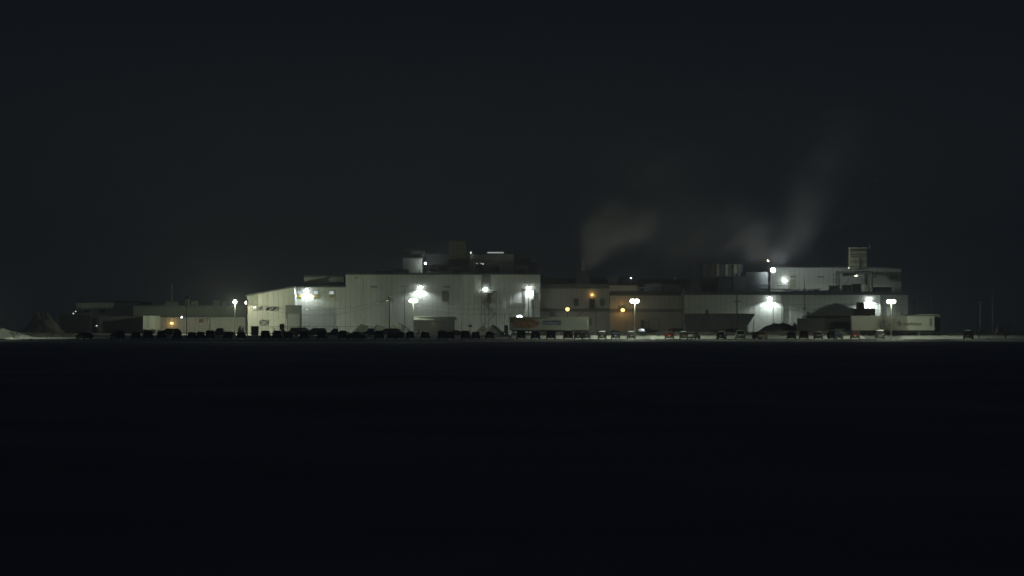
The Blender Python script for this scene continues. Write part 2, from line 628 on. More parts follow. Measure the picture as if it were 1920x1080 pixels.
# 6 middle hall
Y = 704
t = box_building('middle_hall', 'long cream middle hall with three windows and a dark belt', wx(1013.5, Y), wx(1196, Y), Y, 40, wz(533, Y), CREAM, trim=1.0, trimmat=OLIVE)
MB().box(wx(1014, Y), wx(1143, Y), Y - 0.22, Y - 0.101, wz(584, Y), wz(579, Y)).build('belt', OLIVE, t)
MB().box(wx(1014, Y), wx(1060, Y), Y - 0.26, Y - 0.101, wz(578.7, Y), wz(577.8, Y)).build('cable_tray', PALE, t)
window(t, wx(1076, Y), wx(1085, Y), wz(574, Y), wz(560, Y), Y - 0.05, pane=STEEL)
window(t, wx(1124.5, Y), wx(1133.5, Y), wz(574, Y), wz(560, Y), Y - 0.05, pane=OLIVE, frame=OLIVE)
d = MB().box(wx(1105.5, Y), wx(1115, Y), Y - 0.2, Y - 0.101, wz(578, Y), wz(560, Y)).build('door', DARKM, t)
MB().box(wx(1107, Y), wx(1107.6, Y), Y - 0.26, Y - 0.201, wz(571, Y), wz(570, Y)).build('handle', GREYM, d)
for a in (1020, 1026, 1032):
    MB().box(wx(a, Y), wx(a + 3, Y), Y - 0.2, Y - 0.101, wz(596, Y), wz(586, Y)).build('post', PALE, t)
MB().box(wx(1031, Y), wx(1039, Y), Y - 1.4, Y - 0.3, 0.8, wz(585, Y)).build('door', STEEL, t)
# sloping lean-to above its left end
t = thing('roof_ramp', 'dark sloping roof cover descending from the main hall corner', 'roof')
Yr = 716
MB().prism([(wx(1014, Yr), wz(533, Yr)), (wx(1075, Yr), wz(533, Yr)), (wx(1060, Yr), wz(526, Yr)), (wx(1014, Yr), wz(516, Yr))], Yr, Yr + 6).build('cover', OLIVE, t)
# stair to the door
t = thing('door_stair', 'straight steel stair rising to the dark middle hall door', 'staircase')
mb = MB()
for dy in (1.4, 2.3):
    mb.tube((wx(1082, Y), Y - dy, wz(592, Y)), (wx(1104, Y), Y - dy, wz(578.5, Y)), 0.08)
mb.build('stringer', STEEL, t)
for k in range(1, 10):
    u = k / 10
    x = wx(1082 + 22 * u, Y)
    z = wz(592 - 13.5 * u, Y)
    MB().box(x - 0.13, x + 0.13, Y - 2.25, Y - 1.45, z - 0.03, z + 0.03).build('tread', STEEL, t)
MB().box(wx(1103, Y), wx(1118, Y), Y - 2.4, Y - 0.3, wz(579.2, Y), wz(578.3, Y)).build('landing', STEEL, t)
for a in (1082, 1104, 1117.5):
    MB().tube((wx(a, Y), Y - 2.35, 0.8), (wx(a, Y), Y - 2.35, wz(579 if a > 1100 else 592, Y)), 0.05).build('post', STEEL, t)

# 7 low link hall
Y = 702
t = box_building('link_hall', 'low tan link hall with dark green belt beneath the twin lamp', wx(1143, Y), wx(1283, Y), Y - 0.6, 40, wz(547, Y), CREAM, trim=0.9, trimmat=TRIM)
Yk = Y - 0.6
MB().box(wx(1143, Yk), wx(1195, Yk), Yk - 0.02, Yk + 4, wz(547, Yk), wz(535, Yk)).build('upper_wall', CREAM, t)
MB().box(wx(1143, Yk), wx(1283, Yk), Yk - 0.22, Yk - 0.101, wz(585, Yk), wz(579, Yk)).build('belt', OLIVE, t)
panels(t, wx(1143, Yk), wx(1283, Yk), Yk - 0.1, 0.5, wz(585.3, Yk), TAN)
mb = MB()
x0, x1, z0, z1 = wx(1216, Yk), wx(1237, Yk), 0.7, wz(597, Yk)
mb.box(x0, x0 + 0.15, Yk - 0.26, Yk - 0.18, z0, z1).box(x1 - 0.15, x1, Yk - 0.26, Yk - 0.18, z0, z1).box(x0 + 0.15, x1 - 0.15, Yk - 0.26, Yk - 0.18, z1 - 0.15, z1)
mb.build('door_frame', BROWN, t)
MB().box(wx(1201, Yk), wx(1206.5, Yk), Yk - 0.9, Yk - 0.2, 0.8, wz(600, Yk)).build('cabinet', STEEL, t)

# 8 right hall
Y = 690
RX0, RX1 = wx(1283, Y), wx(1703, Y)
RZ = wz(547, Y)
t = box_building('right_hall', 'long white right hand hall behind the trailers', RX0, RX1, Y, 44, RZ, WHITE, trim=0.75, side=GREYWALL)
for a in (1466, 1507.5, 1650):
    MB().tube((wx(a, Y), Y - 0.25, 0.7), (wx(a, Y), Y - 0.25, RZ - 0.8), 0.11).build('downpipe', OLIVE if a < 1470 else CREAM, t)
MB().box(wx(1289, Y), wx(1400, Y), Y - 0.12, Y - 0.101, wz(589, Y), wz(588, Y)).build('rail', CREAM, t)
# horizontal joints
for py in (571, 581):
    MB().box(wx(1468, Y), wx(1700, Y), Y - 0.13, Y - 0.108, wz(py + 0.4, Y), wz(py, Y)).build('joint_strip', OLIVE, t)

# 9 upper right white hall
Y = 738
UZ = wz(500.5, Y)
t = box_building('upper_hall', 'white upper hall behind the right hall roof with small dark vents', wx(1444.5, Y), wx(1690, Y), Y, 30, UZ, WHITE, trim=0.2, z0=8.0)
for a, c in ((1481, 1493), (1532, 1545), (1637, 1643), (1671, 1683)):
    MB().box(wx(a, Y), wx(c, Y), Y - 0.22, Y - 0.101, wz(520.2, Y), wz(517.8, Y)).build('vent_grille', STEEL, t)
MB().box(wx(1481, Y), wx(1493, Y), Y - 0.2, Y - 0.101, wz(539, Y), wz(524, Y)).build('door', YLOUV, t)
MB().box(wx(1676, Y), wx(1682, Y), Y - 0.2, Y - 0.101, wz(531, Y), wz(527, Y)).build('vent_grille', CREAM, t)

# dark link behind, between middle and upper hall
Y = 745
box_building('rear_hall', 'dark grey rear hall behind the low roofs', wx(1060, Y), wx(1300, Y), Y, 20, wz(524, Y), GREYWALL, z0=5.0)

# ------------------------------------------------------------------ rooftop plant on the main hall
def unit(name, label, px0, px1, py0, py1, Y, depth, m, cat='rooftop unit', zb=None, extra=None, group=None):
    x0, x1 = wx(px0, Y), wx(px1, Y)
    z1 = wz(py0, Y)
    z0 = wz(py1, Y) if zb is None else zb
    t = thing(name, label, cat, (0.5 * (x0 + x1), Y + depth / 2, z0), group)
    w, h, d = (x1 - x0) / 2, z1 - z0, depth / 2
    MB().box(-w, w, -d, d, 0.12, h).build('casing', m, t)
    MB().box(-w + 0.05, w - 0.05, -d + 0.05, d - 0.05, 0, 0.117).build('base', DARKM, t)
    MB().box(-w - 0.08, w + 0.08, -d - 0.08, d + 0.08, h + 0.003, h + 0.1).build('lid', TRIM, t)
    if extra:
        extra(t, w, h, d)
    return t


def louvres(t, w, h, d, n=5, m=STEEL):
    for k in range(n):
        z = 0.25 + (h - 0.5) * k / max(1, n - 1)
        MB().box(-w + 0.1, w - 0.1, -d - 0.09, -d - 0.004, z, z + 0.10).build('louvre', m, t)


RB = MZ + 0.03
rear = 722
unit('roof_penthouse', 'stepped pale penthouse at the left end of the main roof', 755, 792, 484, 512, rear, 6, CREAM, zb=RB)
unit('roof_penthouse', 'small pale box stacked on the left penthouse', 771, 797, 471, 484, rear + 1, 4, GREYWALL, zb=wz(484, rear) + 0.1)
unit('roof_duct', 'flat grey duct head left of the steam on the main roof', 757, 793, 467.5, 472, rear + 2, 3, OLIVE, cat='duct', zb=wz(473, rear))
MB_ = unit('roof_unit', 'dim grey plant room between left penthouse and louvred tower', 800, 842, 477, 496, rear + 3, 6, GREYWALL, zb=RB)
unit('roof_unit', 'low dark plant box beside the lit snow strip', 806, 838, 497, 511, rear - 3, 3, DARKM, zb=RB)


def tower_extra(t, w, h, d):
    louvres(t, w, h, d, 10, DARKM)
    MB().box(-w - 0.3, w + 0.3, -d - 0.12, d + 0.3, h * 0.47, h * 0.47 + 0.15).build('band', PALE, t)
    MB().box(-w - 0.6, -w + 1.2, -d, d, h + 0.101, h + 0.3).build('cap', OLIVE, t)


unit('cooling_tower', 'louvred square tower standing tallest on the main roof', 842, 873, 452, 500, rear - 2, 4.5, YLOUV, cat='cooling tower', zb=RB, extra=tower_extra)
unit('roof_unit', 'dark frame box directly beneath the louvred tower', 839, 880, 489, 511.5, rear - 3.5, 1.2, STEEL, zb=RB)


def hall_extra(t, w, h, d):
    MB().box(-w * 0.25, w * 0.35, -d - 0.1, -d - 0.005, 0.2, h * 0.48).build('opening', DARKM, t)
    MB().box(-w * 0.8, -w * 0.25 - 0.05, -d - 0.1, -d - 0.005, 0.2, h * 0.5).build('opening', DARKM, t)


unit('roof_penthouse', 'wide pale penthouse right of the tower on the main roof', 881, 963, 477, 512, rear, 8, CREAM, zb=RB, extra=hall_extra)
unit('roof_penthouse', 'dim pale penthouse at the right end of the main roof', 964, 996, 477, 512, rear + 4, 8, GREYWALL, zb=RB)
unit('roof_unit', 'dark box at the rightmost end of the main roof plant', 993, 1008, 492, 512, rear - 4, 3, DARKM, zb=RB)
# glowing bar added for the lit roof edge on top of the wide penthouse
t = thing('roof_edge_glow', 'long glowing bar added for the lit roof edge on top of the wide penthouse', 'light', (wx(929, rear), rear + 1, wz(473.5, rear)))
MB().box(-2.05, 2.05, -0.15, 0.15, 0.14, 0.24).build('housing', TRIM, t)
MB().box(-1.95, 1.95, -0.12, 0.12, -0.14, 0.137).build('tube', lens('roof edge glow', (0.85, 1.0, 0.92), 0.28), t)
for sx in (-1.9, 1.9):
    MB().box(sx - 0.05, sx + 0.05, -0.05, 0.05, -0.5, -0.142).build('foot', TRIM, t)
# pipes and handrails across the main roof
mb = MB()
random.seed(5)
for k in range(26):
    px = 700 + k * 12 + random.uniform(-4, 4)
    yy = rear - 8 + random.uniform(-5, 3)
    h = random.uniform(0.3, 1.5)
    mb.tube((wx(px, yy), yy, RB), (wx(px, yy), yy, RB + h), random.uniform(0.05, 0.12), n=6)
    if k % 3 == 0:
        mb.tube((wx(px, yy), yy, RB + h * 0.8), (wx(px, yy) + random.uniform(1, 3), yy, RB + h * 0.8), 0.06, n=6)
tr = thing('roof_railing', 'pale handrail along the front edge of the main roof', 'railing')
rm = MB()
for z in (0.55, 1.05):
    rm.tube((wx(838, 706), 706, RB + z), (wx(1006, 706), 706, RB + z), 0.035, n=5)
rm.build('rail', GREYM, tr)
pm = MB().tube((0, 0, 0), (0, 0, 1.05), 0.035, n=5).mesh('post', GREYM)
for k in range(13):
    link('post', pm, tr, (wx(838 + 14 * k, 706), 706, RB))
tp = thing('roof_pipes', 'tangle of thin vent pipes along the main roof edge', 'pipes')
mb.build('pipe', GREYM, tp)
for a, c, py, dep in ((705, 735, 507, 3), (722, 750, 505, 2), (745, 766, 506, 3)):
    unit('roof_unit', 'low dark roof unit %s of the left penthouse' % {705: 'farthest left', 722: 'second', 745: 'just left'}[a], a, c, py, 512, rear - 4 + (a % 5), dep, OLIVE, zb=RB)
# snow covered sloping roof hump lit by the bulb
t = thing('snowy_roof_hump', 'snow covered sloping skylight lit by the small rooftop bulb', 'roof hump')  # low sloped roof block under snow
Yq = rear - 9
MB().loft([[(wx(800, Yq), Yq, RB), (wx(800, Yq), Yq + 4, RB), (wx(800, Yq), Yq + 4, RB + 0.9), (wx(800, Yq), Yq, RB + 0.35)],
           [(wx(852, Yq), Yq, RB), (wx(852, Yq), Yq + 4, RB), (wx(852, Yq), Yq + 4, RB + 0.15), (wx(852, Yq), Yq, RB + 0.05)]]).build('snowy_block', ROOFSNOW, t)

for (xa, xb, ptop, yy, lab) in ((796, 838, 499, 711, 'steel pipe frame beside the lit skylight on the main roof'), (840, 884, 500, 710, 'steel pipe frame under the louvred square tower'),
                             (886, 922, 487, 712, 'steel pipe frame before the three tiny roof lamps'), (966, 1004, 498, 711, 'steel pipe frame at the right end of the main roof'),
                             (708, 756, 504, 711, 'low steel pipe frame left of the stepped penthouse')):
    t = thing('pipe_frame', lab, 'pipe frame', (wx(xa, yy), yy, RB))
    w, h = wx(xb, yy) - wx(xa, yy), wz(ptop, yy) - RB
    pm = MB().tube((0, 0, 0), (0, 0, h), 0.06, n=6).mesh('post', GREYM)
    for k in range(5):
        link('post', pm, t, (w * k / 4, 0, 0))
    mb = MB().tube((0, 0, h), (w, 0, h), 0.08, n=6).tube((0, -0.1, h * 0.55), (w, -0.1, h * 0.55), 0.05, n=6)
    mb.build('beam', GREYM, t)
    mb = MB()
    for k in range(4):
        mb.tube((w * k / 4, -0.05, 0), (w * (k + 1) / 4, -0.05, h), 0.04, n=5)
    mb.build('brace', GREYM, t)
    mb = MB().path([(w * 0.1, -0.4, 0.2), (w * 0.1, -0.4, h * 0.8), (w * 0.6, -0.4, h * 0.8), (w * 0.6, -0.4, h * 0.3), (w * 1.1, -0.4, h * 0.3)], 0.13, n=8)
    mb.build('duct', CREAM, t)
# rooftop clutter, link and right halls
Y = 700
mb = MB()
for k in range(60):
    px = 1200 + k * 6.6 + random.uniform(-3, 3)
    yy = random.uniform(700, 725)
    zb = RZ if px > 1283 else wz(547, 702)
    h = random.uniform(0.2, 1.3)
    mb.tube((wx(px, yy), yy, zb), (wx(px, yy), yy, zb + h), random.uniform(0.05, 0.16), n=6)
    if k % 2 == 0:
        mb.tube((wx(px, yy), yy, zb + h * 0.9), (wx(px, yy) + random.uniform(1, 5), yy, zb + h * 0.9), 0.09, n=6)
tp = thing('roof_pipes', 'long run of pipes along the right hall roof', 'pipes')
mb.build('pipe', GREYM, tp)
for px0, px1, py0, lab in ((1290, 1312, 533, 'low dark roof unit at the left end of the right hall roof'),
                           (1315, 1345, 520, 'dark plant box below the left of the louvred screen'),
                           (1346, 1372, 522, 'dark plant box below the middle of the louvred screen'),
                           (1374, 1398, 519, 'dark plant box below the right of the louvred screen'),
                           (1398, 1440, 511, 'tall dark plant box between louvred screen and upper hall'),
                           (1210, 1240, 531, 'low dark roof unit over the link hall'),
                           (1250, 1275, 534, 'small dark roof unit near the right end of the link hall')):
    unit('roof_unit', lab, px0, px1, py0, 545, 716 + (px0 % 7), 3.5, (DARKM if px0 == 1398 else STEEL) if px0 > 1300 else OLIVE, zb=RZ - 0.2 if px0 > 1283 else wz(547, 702))
# louvred screen
t = thing('louvred_screen', 'pale green louvred cooling unit on the right hall roof', 'cooling unit')
Yl = 722
x0, x1 = wx(1318, Yl), wx(1392, Yl)
z0, z1 = wz(519, Yl), wz(495, Yl)
MB().box(x0, x1, Yl + 0.2, Yl + 4, z0, z1).build('casing', OLIVE, t)
MB().box(x0, x1, Yl + 0.2, Yl + 4, RZ, z0 - 0.002).build('base', DARKM, t)
random.seed(8)
n = 9
for i in range(n):
    xa = x0 + (x1 - x0) * i / n
    xb = x0 + (x1 - x0) * (i + 1) / n
    if i in (1, 6):
        continue
    MB().box(xa + 0.12, xb - 0.12, Yl + 0.05, Yl + 0.198, z0 + 0.2 + (0.7 if i % 3 == 1 else 0), z1 - 0.15).build('panel', YLOUV if i % 2 else OLIVE, t)
for i in range(n + 1):
    xa = x0 + (x1 - x0) * i / n
    MB().tube((xa, Yl - 0.03, z0 - 2.0), (xa, Yl - 0.03, z1 + 0.15), 0.08).build('post', STEEL, t)
for k in range(6):
    z = z0 + (z1 - z0) * k / 6
    MB().box(wx(1306, Yl), x0 - 0.1, Yl + 0.4, Yl + 0.6, z, z + 0.12).build('louvre', OLIVE, t)

# guard rail in front of upper hall
t = thing('guard_rail', 'pipe handrail at the foot of the upper hall wall', 'railing')
Yg = 720
mb = MB()
for z in (wz(530.5, Yg), wz(535, Yg)):
    mb.tube((wx(1410, Yg), Yg, z), (wx(1480, Yg), Yg, z), 0.06, n=6)
mb.build('rail', STEEL, t)
for a in (1410, 1424, 1438, 1458.5, 1479):
    MB().tube((wx(a, Yg), Yg, RZ), (wx(a, Yg), Yg, wz(528 if a == 1458.5 else 530.5, Yg)), 0.06, n=6).build('post', STEEL, t)

# right tower on its platform
t = thing('stack_tower', 'square yellowish exhaust tower standing on a steel platform', 'tower')
Yt = 726
x0, x1 = wx(1594, Yt), wx(1625, Yt)
zp = wz(508, Yt)
zt = wz(465, Yt)
MB().box(x0, x1, Yt, Yt + 3.8, zp + 0.4, zt).build('casing', YLOUV, t)
for k, py in enumerate((501, 497, 493, 489, 485.5, 482, 478.5, 475.5, 471, 468)):
    MB().box(x0 - 0.05, x1 + 0.05, Yt - 0.12, Yt - 0.005, wz(py, Yt), wz(py, Yt) + (0.16 if k % 2 else 0.28)).build('band', YLOUV if k % 3 == 1 else STEEL, t)
MB().box(x0 - 0.1, x1 + 0.1, Yt - 0.1, Yt + 3.9, zt + 0.003, zt + 0.12).build('rim', CREAM, t)
MB().box(wx(1611, Yt), wx(1615, Yt), Yt - 0.2, Yt - 0.006, zp + 0.6, wz(483, Yt)).build('ladder', STEEL, t)
MB().tube((wx(1630.5, Yt), Yt, zt - 0.2), (wx(1630.5, Yt), Yt, wz(456, Yt)), 0.07).build('mast', CREAM, t)
MB().tube((x1, Yt, zt + 0.06), (wx(1630.5, Yt), Yt, zt + 0.06), 0.06).build('mast_arm', CREAM, t)
MB().tube((wx(1597, Yt), Yt, zt + 0.1), (wx(1597, Yt), Yt, wz(457, Yt)), 0.04).build('mast', STEEL, t)
MB().box(wx(1571, Yt), wx(1636, Yt), Yt - 1.2, Yt + 5, zp - 0.5, zp).build('platform', STEEL, t)
mb = MB()
mb.prism([(wx(1580, Yt), zp - 0.51), (wx(1612, Yt), zp - 0.51), (wx(1604, Yt), zp - 1.1), (wx(1584, Yt), zp - 1.3)], Yt, Yt + 3)
mb.build('hopper', STEEL, t)
for px in (1572.5, 1634):
    for dy in (-1, 4.6):
        MB().box(wx(px, Yt) - 0.22, wx(px, Yt) + 0.22, Yt + dy - 0.2, Yt + dy + 0.2, RZ, zp - 0.503).build('leg', STEEL, t)
for z in (516, 525, 530):
    MB().box(wx(1562, Yt), wx(1571, Yt), Yt - 1, Yt + 0.5, wz(z, Yt), wz(z, Yt) + 0.12).build('step_bracket', STEEL, t)
MB().tube((wx(1562, Yt), Yt - 1, RZ), (wx(1562, Yt), Yt - 1, wz(498, Yt)), 0.05).build('ladder', STEEL, t)
mb = MB()
for (a, pa, c, pc) in ((1596, 519, 1584, 536), (1609, 519, 1622, 538), (1613, 517, 1628, 538)):
    mb.tube((wx(a, Yt), Yt + 1, wz(pa, Yt)), (wx(c, Yt), Yt + 1, wz(pc, Yt)), 0.05)
mb.build('brace', STEEL, t)
mb = MB()
for z in (zp + 0.5, zp + 1.0):
    mb.tube((wx(1572, Yt), Yt - 1.1, z), (wx(1635, Yt), Yt - 1.1, z), 0.04, n=5)
for px in (1572, 1580, 1588, 1592, 1600, 1610, 1620, 1628, 1635):
    mb.tube((wx(px, Yt), Yt - 1.1, zp), (wx(px, Yt), Yt - 1.1, zp + 1.0), 0.04, n=5)
mb.build('railing', GREYM, t)
unit('roof_unit', 'dark square box under the tower platform', 1599, 1615, 533, 545, Yt - 8, 2, DARKM, zb=RZ)
unit('roof_unit', 'low dark box left of the square box under the tower', 1580, 1597, 535, 545, Yt - 8, 2, DARKM, zb=RZ)
unit('roof_unit', 'long dark duct box left of the tower leg', 1555, 1572, 536, 545, Yt - 7, 2, DARKM, zb=RZ)
unit('roof_unit', 'long dark duct box right of the tower leg', 1636, 1672, 539, 545, Yt - 7, 2, STEEL, zb=RZ)
mb = MB()
for i in range(15):
    px = 1484 + 5.2 * i
    yy = 715
    mb.box(wx(px, yy), wx(px + 4.4, yy), yy, yy + 1, RZ, RZ + 0.5 + 0.6 * abs(noise.noise((i * 0.7, 0, 1))))
tp = thing('roof_equipment', 'row of low dark vents between upper hall door and tower', 'vents')
mb.build('vent', DARKM, tp)

# vent pipes over the middle roof
for px, py0, lab in ((1092, 489, 'stubby pale vent stack beneath the left steam cloud'),):
    Yv = 730
    t = thing('vent_stack', lab, 'vent', (wx(px, Yv), Yv, wz(533, Yv)))
    h = wz(py0, Yv) - wz(533, Yv)
    MB().box(-1.7, 1.7, -1.2, 1.2, 0, wz(508, Yv) - wz(533, Yv)).build('base', OLIVE, t)
    MB().tube((0, 0, 0), (0, 0, h), 0.70, 0.50, n=14).build('pipe', CREAM, t)
    MB().tube((0, 0, h + 0.002), (0, 0, h + 0.12), 0.55, n=14).build('rim', OLIVE, t)
for px, py0, lab in ((1183, 515, 'thin rooftop pipe right of the bright bar'), (1233, 508, 'thin rooftop pipe left over the link hall'),
                     (1265, 508, 'thin rooftop pipe right over the link hall'), (1301, 509, 'thin rooftop pipe left of the louvred screen')):
    Yv = 728
    t = thing('roof_pipe', lab, 'pipe', (wx(px, Yv), Yv, wz(545, Yv)))
    h = wz(py0, Yv) - wz(545, Yv)
    MB().tube((0, 0, 0), (0, 0, h), 0.09).build('pipe', GREYM, t)
    MB().tube((0, 0, h - 0.2), (0, 0, h + 0.05), 0.17).build('cap', GREYM, t)
unit('roof_unit', 'low dark roof unit left of the vent stack', 1040, 1082, 523, 533, 735, 4, DARKM, zb=wz(533, 704))
unit('roof_unit', 'low dark roof unit right of the vent stack', 1100, 1135, 521, 533, 733, 4, DARKM, zb=wz(533, 704))
unit('roof_unit', 'roof unit with pale top edge near the thin pipe', 1140, 1158, 520, 533, 731, 3, PALE, zb=wz(533, 704))
unit('roof_unit', 'dark roof unit at the right end of the middle hall', 1162, 1192, 519, 533, 732, 3, DARKM, zb=wz(533, 704))
# left roof antenna and small vents
t = thing('roof_antenna', 'thin pale mast above the dock hall roof', 'antenna', (wx(322.5, 720), 720, wz(573, 712)))
MB().tube((0, 0, 0), (0, 0, wz(532, 720) - wz(573, 720)), 0.11, 0.05).build('mast', CREAM, t)
MB().box(-0.25, 0.25, -0.25, 0.25, 0, 0.25).build('base', STEEL, t)
for k, (a, c, py) in enumerate(((310, 335, 566), (347, 356, 562), (358, 372, 565), (400, 412, 564), (417, 425, 566))):
    unit('roof_unit', ['low roof unit at the foot of the thin mast', 'tallest small roof unit on the dock hall', 'low roof unit right of the tallest on the dock hall',
                       'small roof unit near the right end of the dock hall', 'rightmost small roof unit on the dock hall'][k], a, c, py, 573, 718, 2, OLIVE, zb=wz(573, 712))


# ------------------------------------------------------------------ lamps
LW = lens('white lamp glow', (0.93, 1.0, 0.86), 14.0)
LC = lens('cool lamp glow', (0.9, 0.98, 1.0), 14.0)
LS = lens('sodium lamp glow', (1.0, 0.62, 0.16), 3.2)
LS2 = lens('sodium core', (1.0, 0.64, 0.20), 1.9)


def light(name, par, loc, power, col, kind='POINT', rot=None, angle=160, blend=0.5):
    d = bpy.data.lights.new(name, kind)
    d.energy = power
    d.color = col
    d.shadow_soft_size = 0.0
    if kind == 'SPOT':
        d.spot_size = math.radians(angle)
        d.spot_blend = blend
    o = link(name, d, par, loc)
    if rot:
        o.rotation_euler = rot
    return o


def pole_lamp(px, py, Y, label, heads=2, power=1500, spill=300, col=GREEN, glow=None, yaw=0, back=False):
    t = thing('lamp_post', label, 'lamp post', (wx(px, Y), Y, ground(Y) - 0.1))
    h = wz(py, Y) - ground(Y) + 0.1
    MB().tube((0, 0, 0), (0, 0, h + 0.35), 0.13, 0.08).build('pole', GREYM, t)
    MB().tube((0, 0, 0), (0, 0, 0.5), 0.24).build('base', GREYM, t)
    if heads == 2:
        MB().tube((-0.5, 0, h + 0.42), (0.5, 0, h + 0.42), 0.06).build('arm', GREYM, t)
        xs = (-0.47, 0.47)
    else:
        MB().tube((0, 0, h + 0.35), (0, 0, h + 0.5), 0.08).build('arm', GREYM, t)
        xs = (0,)
    for x in xs:
        b = MB()
        b.ball((x, 0, h), 0.44, 0.35, 0.40, n=16, m=9)
        b.build('lamp_glass', glow or LW, t, smooth=True)
        MB().box(x - 0.3, x + 0.3, -0.3, 0.25, h + 0.38, h + 0.46).build('lamp_cap', STEEL, t)
    light('bulb', t, (0, 0.30, h - 0.02), power, col, 'SPOT', (math.radians(78), 0, math.radians(yaw)), 150, 1.0)
    if back:
        light('bulb', t, (0, -0.38, h - 0.04), spill, col)
    else:
        light('bulb', t, (0, -0.30, h - 0.04), spill, col, 'SPOT', (math.radians(34), 0, 0), 132, 0.5)
        light('bulb', t, (0, -0.38, h - 0.04), 260, col)
        if heads == 2:
            for sx in (-1, 1):
                d = Vector((0.86 * sx, 0.24, -0.40)).to_track_quat('-Z', 'Y').to_euler()
                light('bulb', t, (sx * 0.5, -0.32, h - 0.04), spill * 0.9, col, 'SPOT', d, 72, 0.6)
    return t


pole_lamp(440.5, 566, 668, 'tall lamp post with one round glowing head left of the sloping wing', 1, 12500, 3500, yaw=22, back=True)
pole_lamp(775, 564, 654.2, 'twin head lamp post below the wall flood of the main hall', 2, 900, 3200, back=True)
pole_lamp(1190, 564.5, 597.5, 'twin head lamp post in front of the link hall', 2, 5500, 4600)
pole_lamp(1671, 565.5, 597.5, 'twin head lamp post in front of the white trailer with lettering', 2, 2200, 4300)
pole_lamp(-30, 560, 600, 'lamp post just past the left end of the snow bank', 1, 2000, 3500)


def flood(px, py, Y, label, power=1900, col=COOL, r=0.42, out=0.75, tilt=26, glow=None, angle=156):
    """Wall flood on a short arm; its hood throws the light down the wall."""
    t = thing('wall_flood', label, 'wall light', (wx(px, Y), Y - 0.1, wz(py, Y)))
    MB().box(-0.07, 0.07, -out, 0, 0.30, 0.40).build('bracket', STEEL, t)
    MB().prism([(-r - 0.1, 0.2), (r + 0.1, 0.2), (0.15, 0.38), (-0.15, 0.38)], -out - 0.3, -out + 0.3).build('hood', STEEL, t)
    b = MB()
    b.ball((0, -out, -0.08), r, 0.3, 0.33, n=14, m=8)
    b.build('lamp_glass', glow or LC, t, smooth=True)
    light('bulb', t, (0, -out, -0.05), power, col, 'SPOT', (math.radians(-tilt), 0, 0), angle, 0.35)
    return t


flood(575, 544, 700, 'bright wall flood between the first two small windows')
flood(788, 538.5, 700, 'bright wall flood high in the middle of the main hall', 1950)
flood(992, 539, 700, 'bright wall flood near the right corner of the main hall', 1950)
flood(1443, 559, 690, 'bright wall flood left of the dark downpipe on the right hall', 3200)
flood(1629, 559.5, 690, 'bright wall flood above the dark flat roofed block', 3200)


def bulkhead(px, py, Y, label, power, r=0.3, col=COOL, glow=None, flat=0.55, out=0.35, z=None):
    t = thing('bulkhead_lamp', label, 'wall light', (wx(px, Y), Y - 0.1, wz(py, Y)))
    MB().box(-r * 0.6, r * 0.6, -0.12, 0.1, -0.1, 0.25).build('housing', STEEL, t)
    b = MB()
    b.ball((0, -out, 0), r, r * 0.8, r * flat, n=12, m=7)
    b.build('lamp_glass', glow or LC, t, smooth=True)
    light('bulb', t, (0, -out - 0.05, -0.05), power, col)
    return t


bulkhead(910, 542.3, 700, 'small oval lamp over the top stair landing', 40, 0.5)
t = thing('mast_lamp', 'round lamp on a roof mast before the upper hall left corner', 'lamp', (wx(1449.5, 716), 716, RZ))
hm = wz(506.5, 716) - RZ
MB().tube((0, 0.1, 0), (0, 0.1, hm - 0.3), 0.07).build('pole', STEEL, t)
MB().box(-0.3, 0.3, -0.2, 0.4, 0, 0.12).build('base', STEEL, t)
b = MB()
b.ball((0, 0, hm), 0.60, 0.5, 0.56, n=16, m=9)
b.build('lamp_glass', LC, t, smooth=True)
light('bulb', t, (0.1, -0.2, hm), 4600, COOL, 'SPOT', Vector((0.62, 0.78, 0.0)).to_track_quat('-Z', 'Y').to_euler(), 165, 0.5)
light('bulb', t, (-0.1, -0.2, hm), 1100, COOL)
bulkhead(1470.5, 526, 738, 'small domed lamp behind the pipe handrail', 18, 0.38, out=0.5)
bulkhead(974, 593.5, 690, 'low oval lamp just over the roof of the painted trailer', 120, 0.6, flat=0.5)
bulkhead(462, 567.5, 690, 'small pale lamp at the left corner of the sloping wing', 450, 0.33, col=(1.0, 0.85, 0.65), glow=lens('warm white glow', (1, 0.9, 0.75), 4), flat=1.2)
bulkhead(1110, 552.5, 704, 'small orange lamp above the dark middle hall door', 20, 0.25, SODIUM, LS2, 0.9)
bulkhead(1167.5, 581.5, 700, 'orange lamp on the dark belt of the link hall', 100, 0.5, SODIUM, LS2, 0.85, out=0.6)
bulkhead(1605, 517.3, 728, 'flat pale lamp under the tower platform', 500, 0.5, GREEN, lens('dull lamp glow', (0.8, 0.85, 0.6), 1.0), 0.35)
bulkhead(322.5, 606, 711.7, 'orange lamp low on the dock hall', 30, 0.42, SODIUM, LS2, 0.7, out=0.5)
bulkhead(341, 594.8, 710, 'tiny white lamp under the dock canopy', 5, 0.17)
bulkhead(1440, 489.5, 741, 'small amber light in the steam above the upper hall corner', 450, 0.33, (1, 0.75, 0.4), lens('amber glow', (1, 0.75, 0.35), 0.7), 0.6)
lens('dim lamp glow', (0.9, 1, 0.95), 0.8)
bulkhead(1590, 502.5, 723, 'added small lamp lighting the exhaust tower from the platform rail', 120, 0.17, GREEN, MATS['dim lamp glow'], 1.2, out=1.5)  # added to light the tower, set where a pipe glints
bulkhead(798, 494, 722, 'tiny round white bulb on the main roof plant', 110, 0.26, COOL, None, 1.0, out=1.5)
bulkhead(138, 587.8, 757, 'lower of two small white lamps at the far left hall', 8, 0.22, glow=MATS['dim lamp glow'])
bulkhead(142.5, 584, 757, 'upper of two small white lamps at the far left hall', 5, 0.18, glow=MATS['dim lamp glow'])
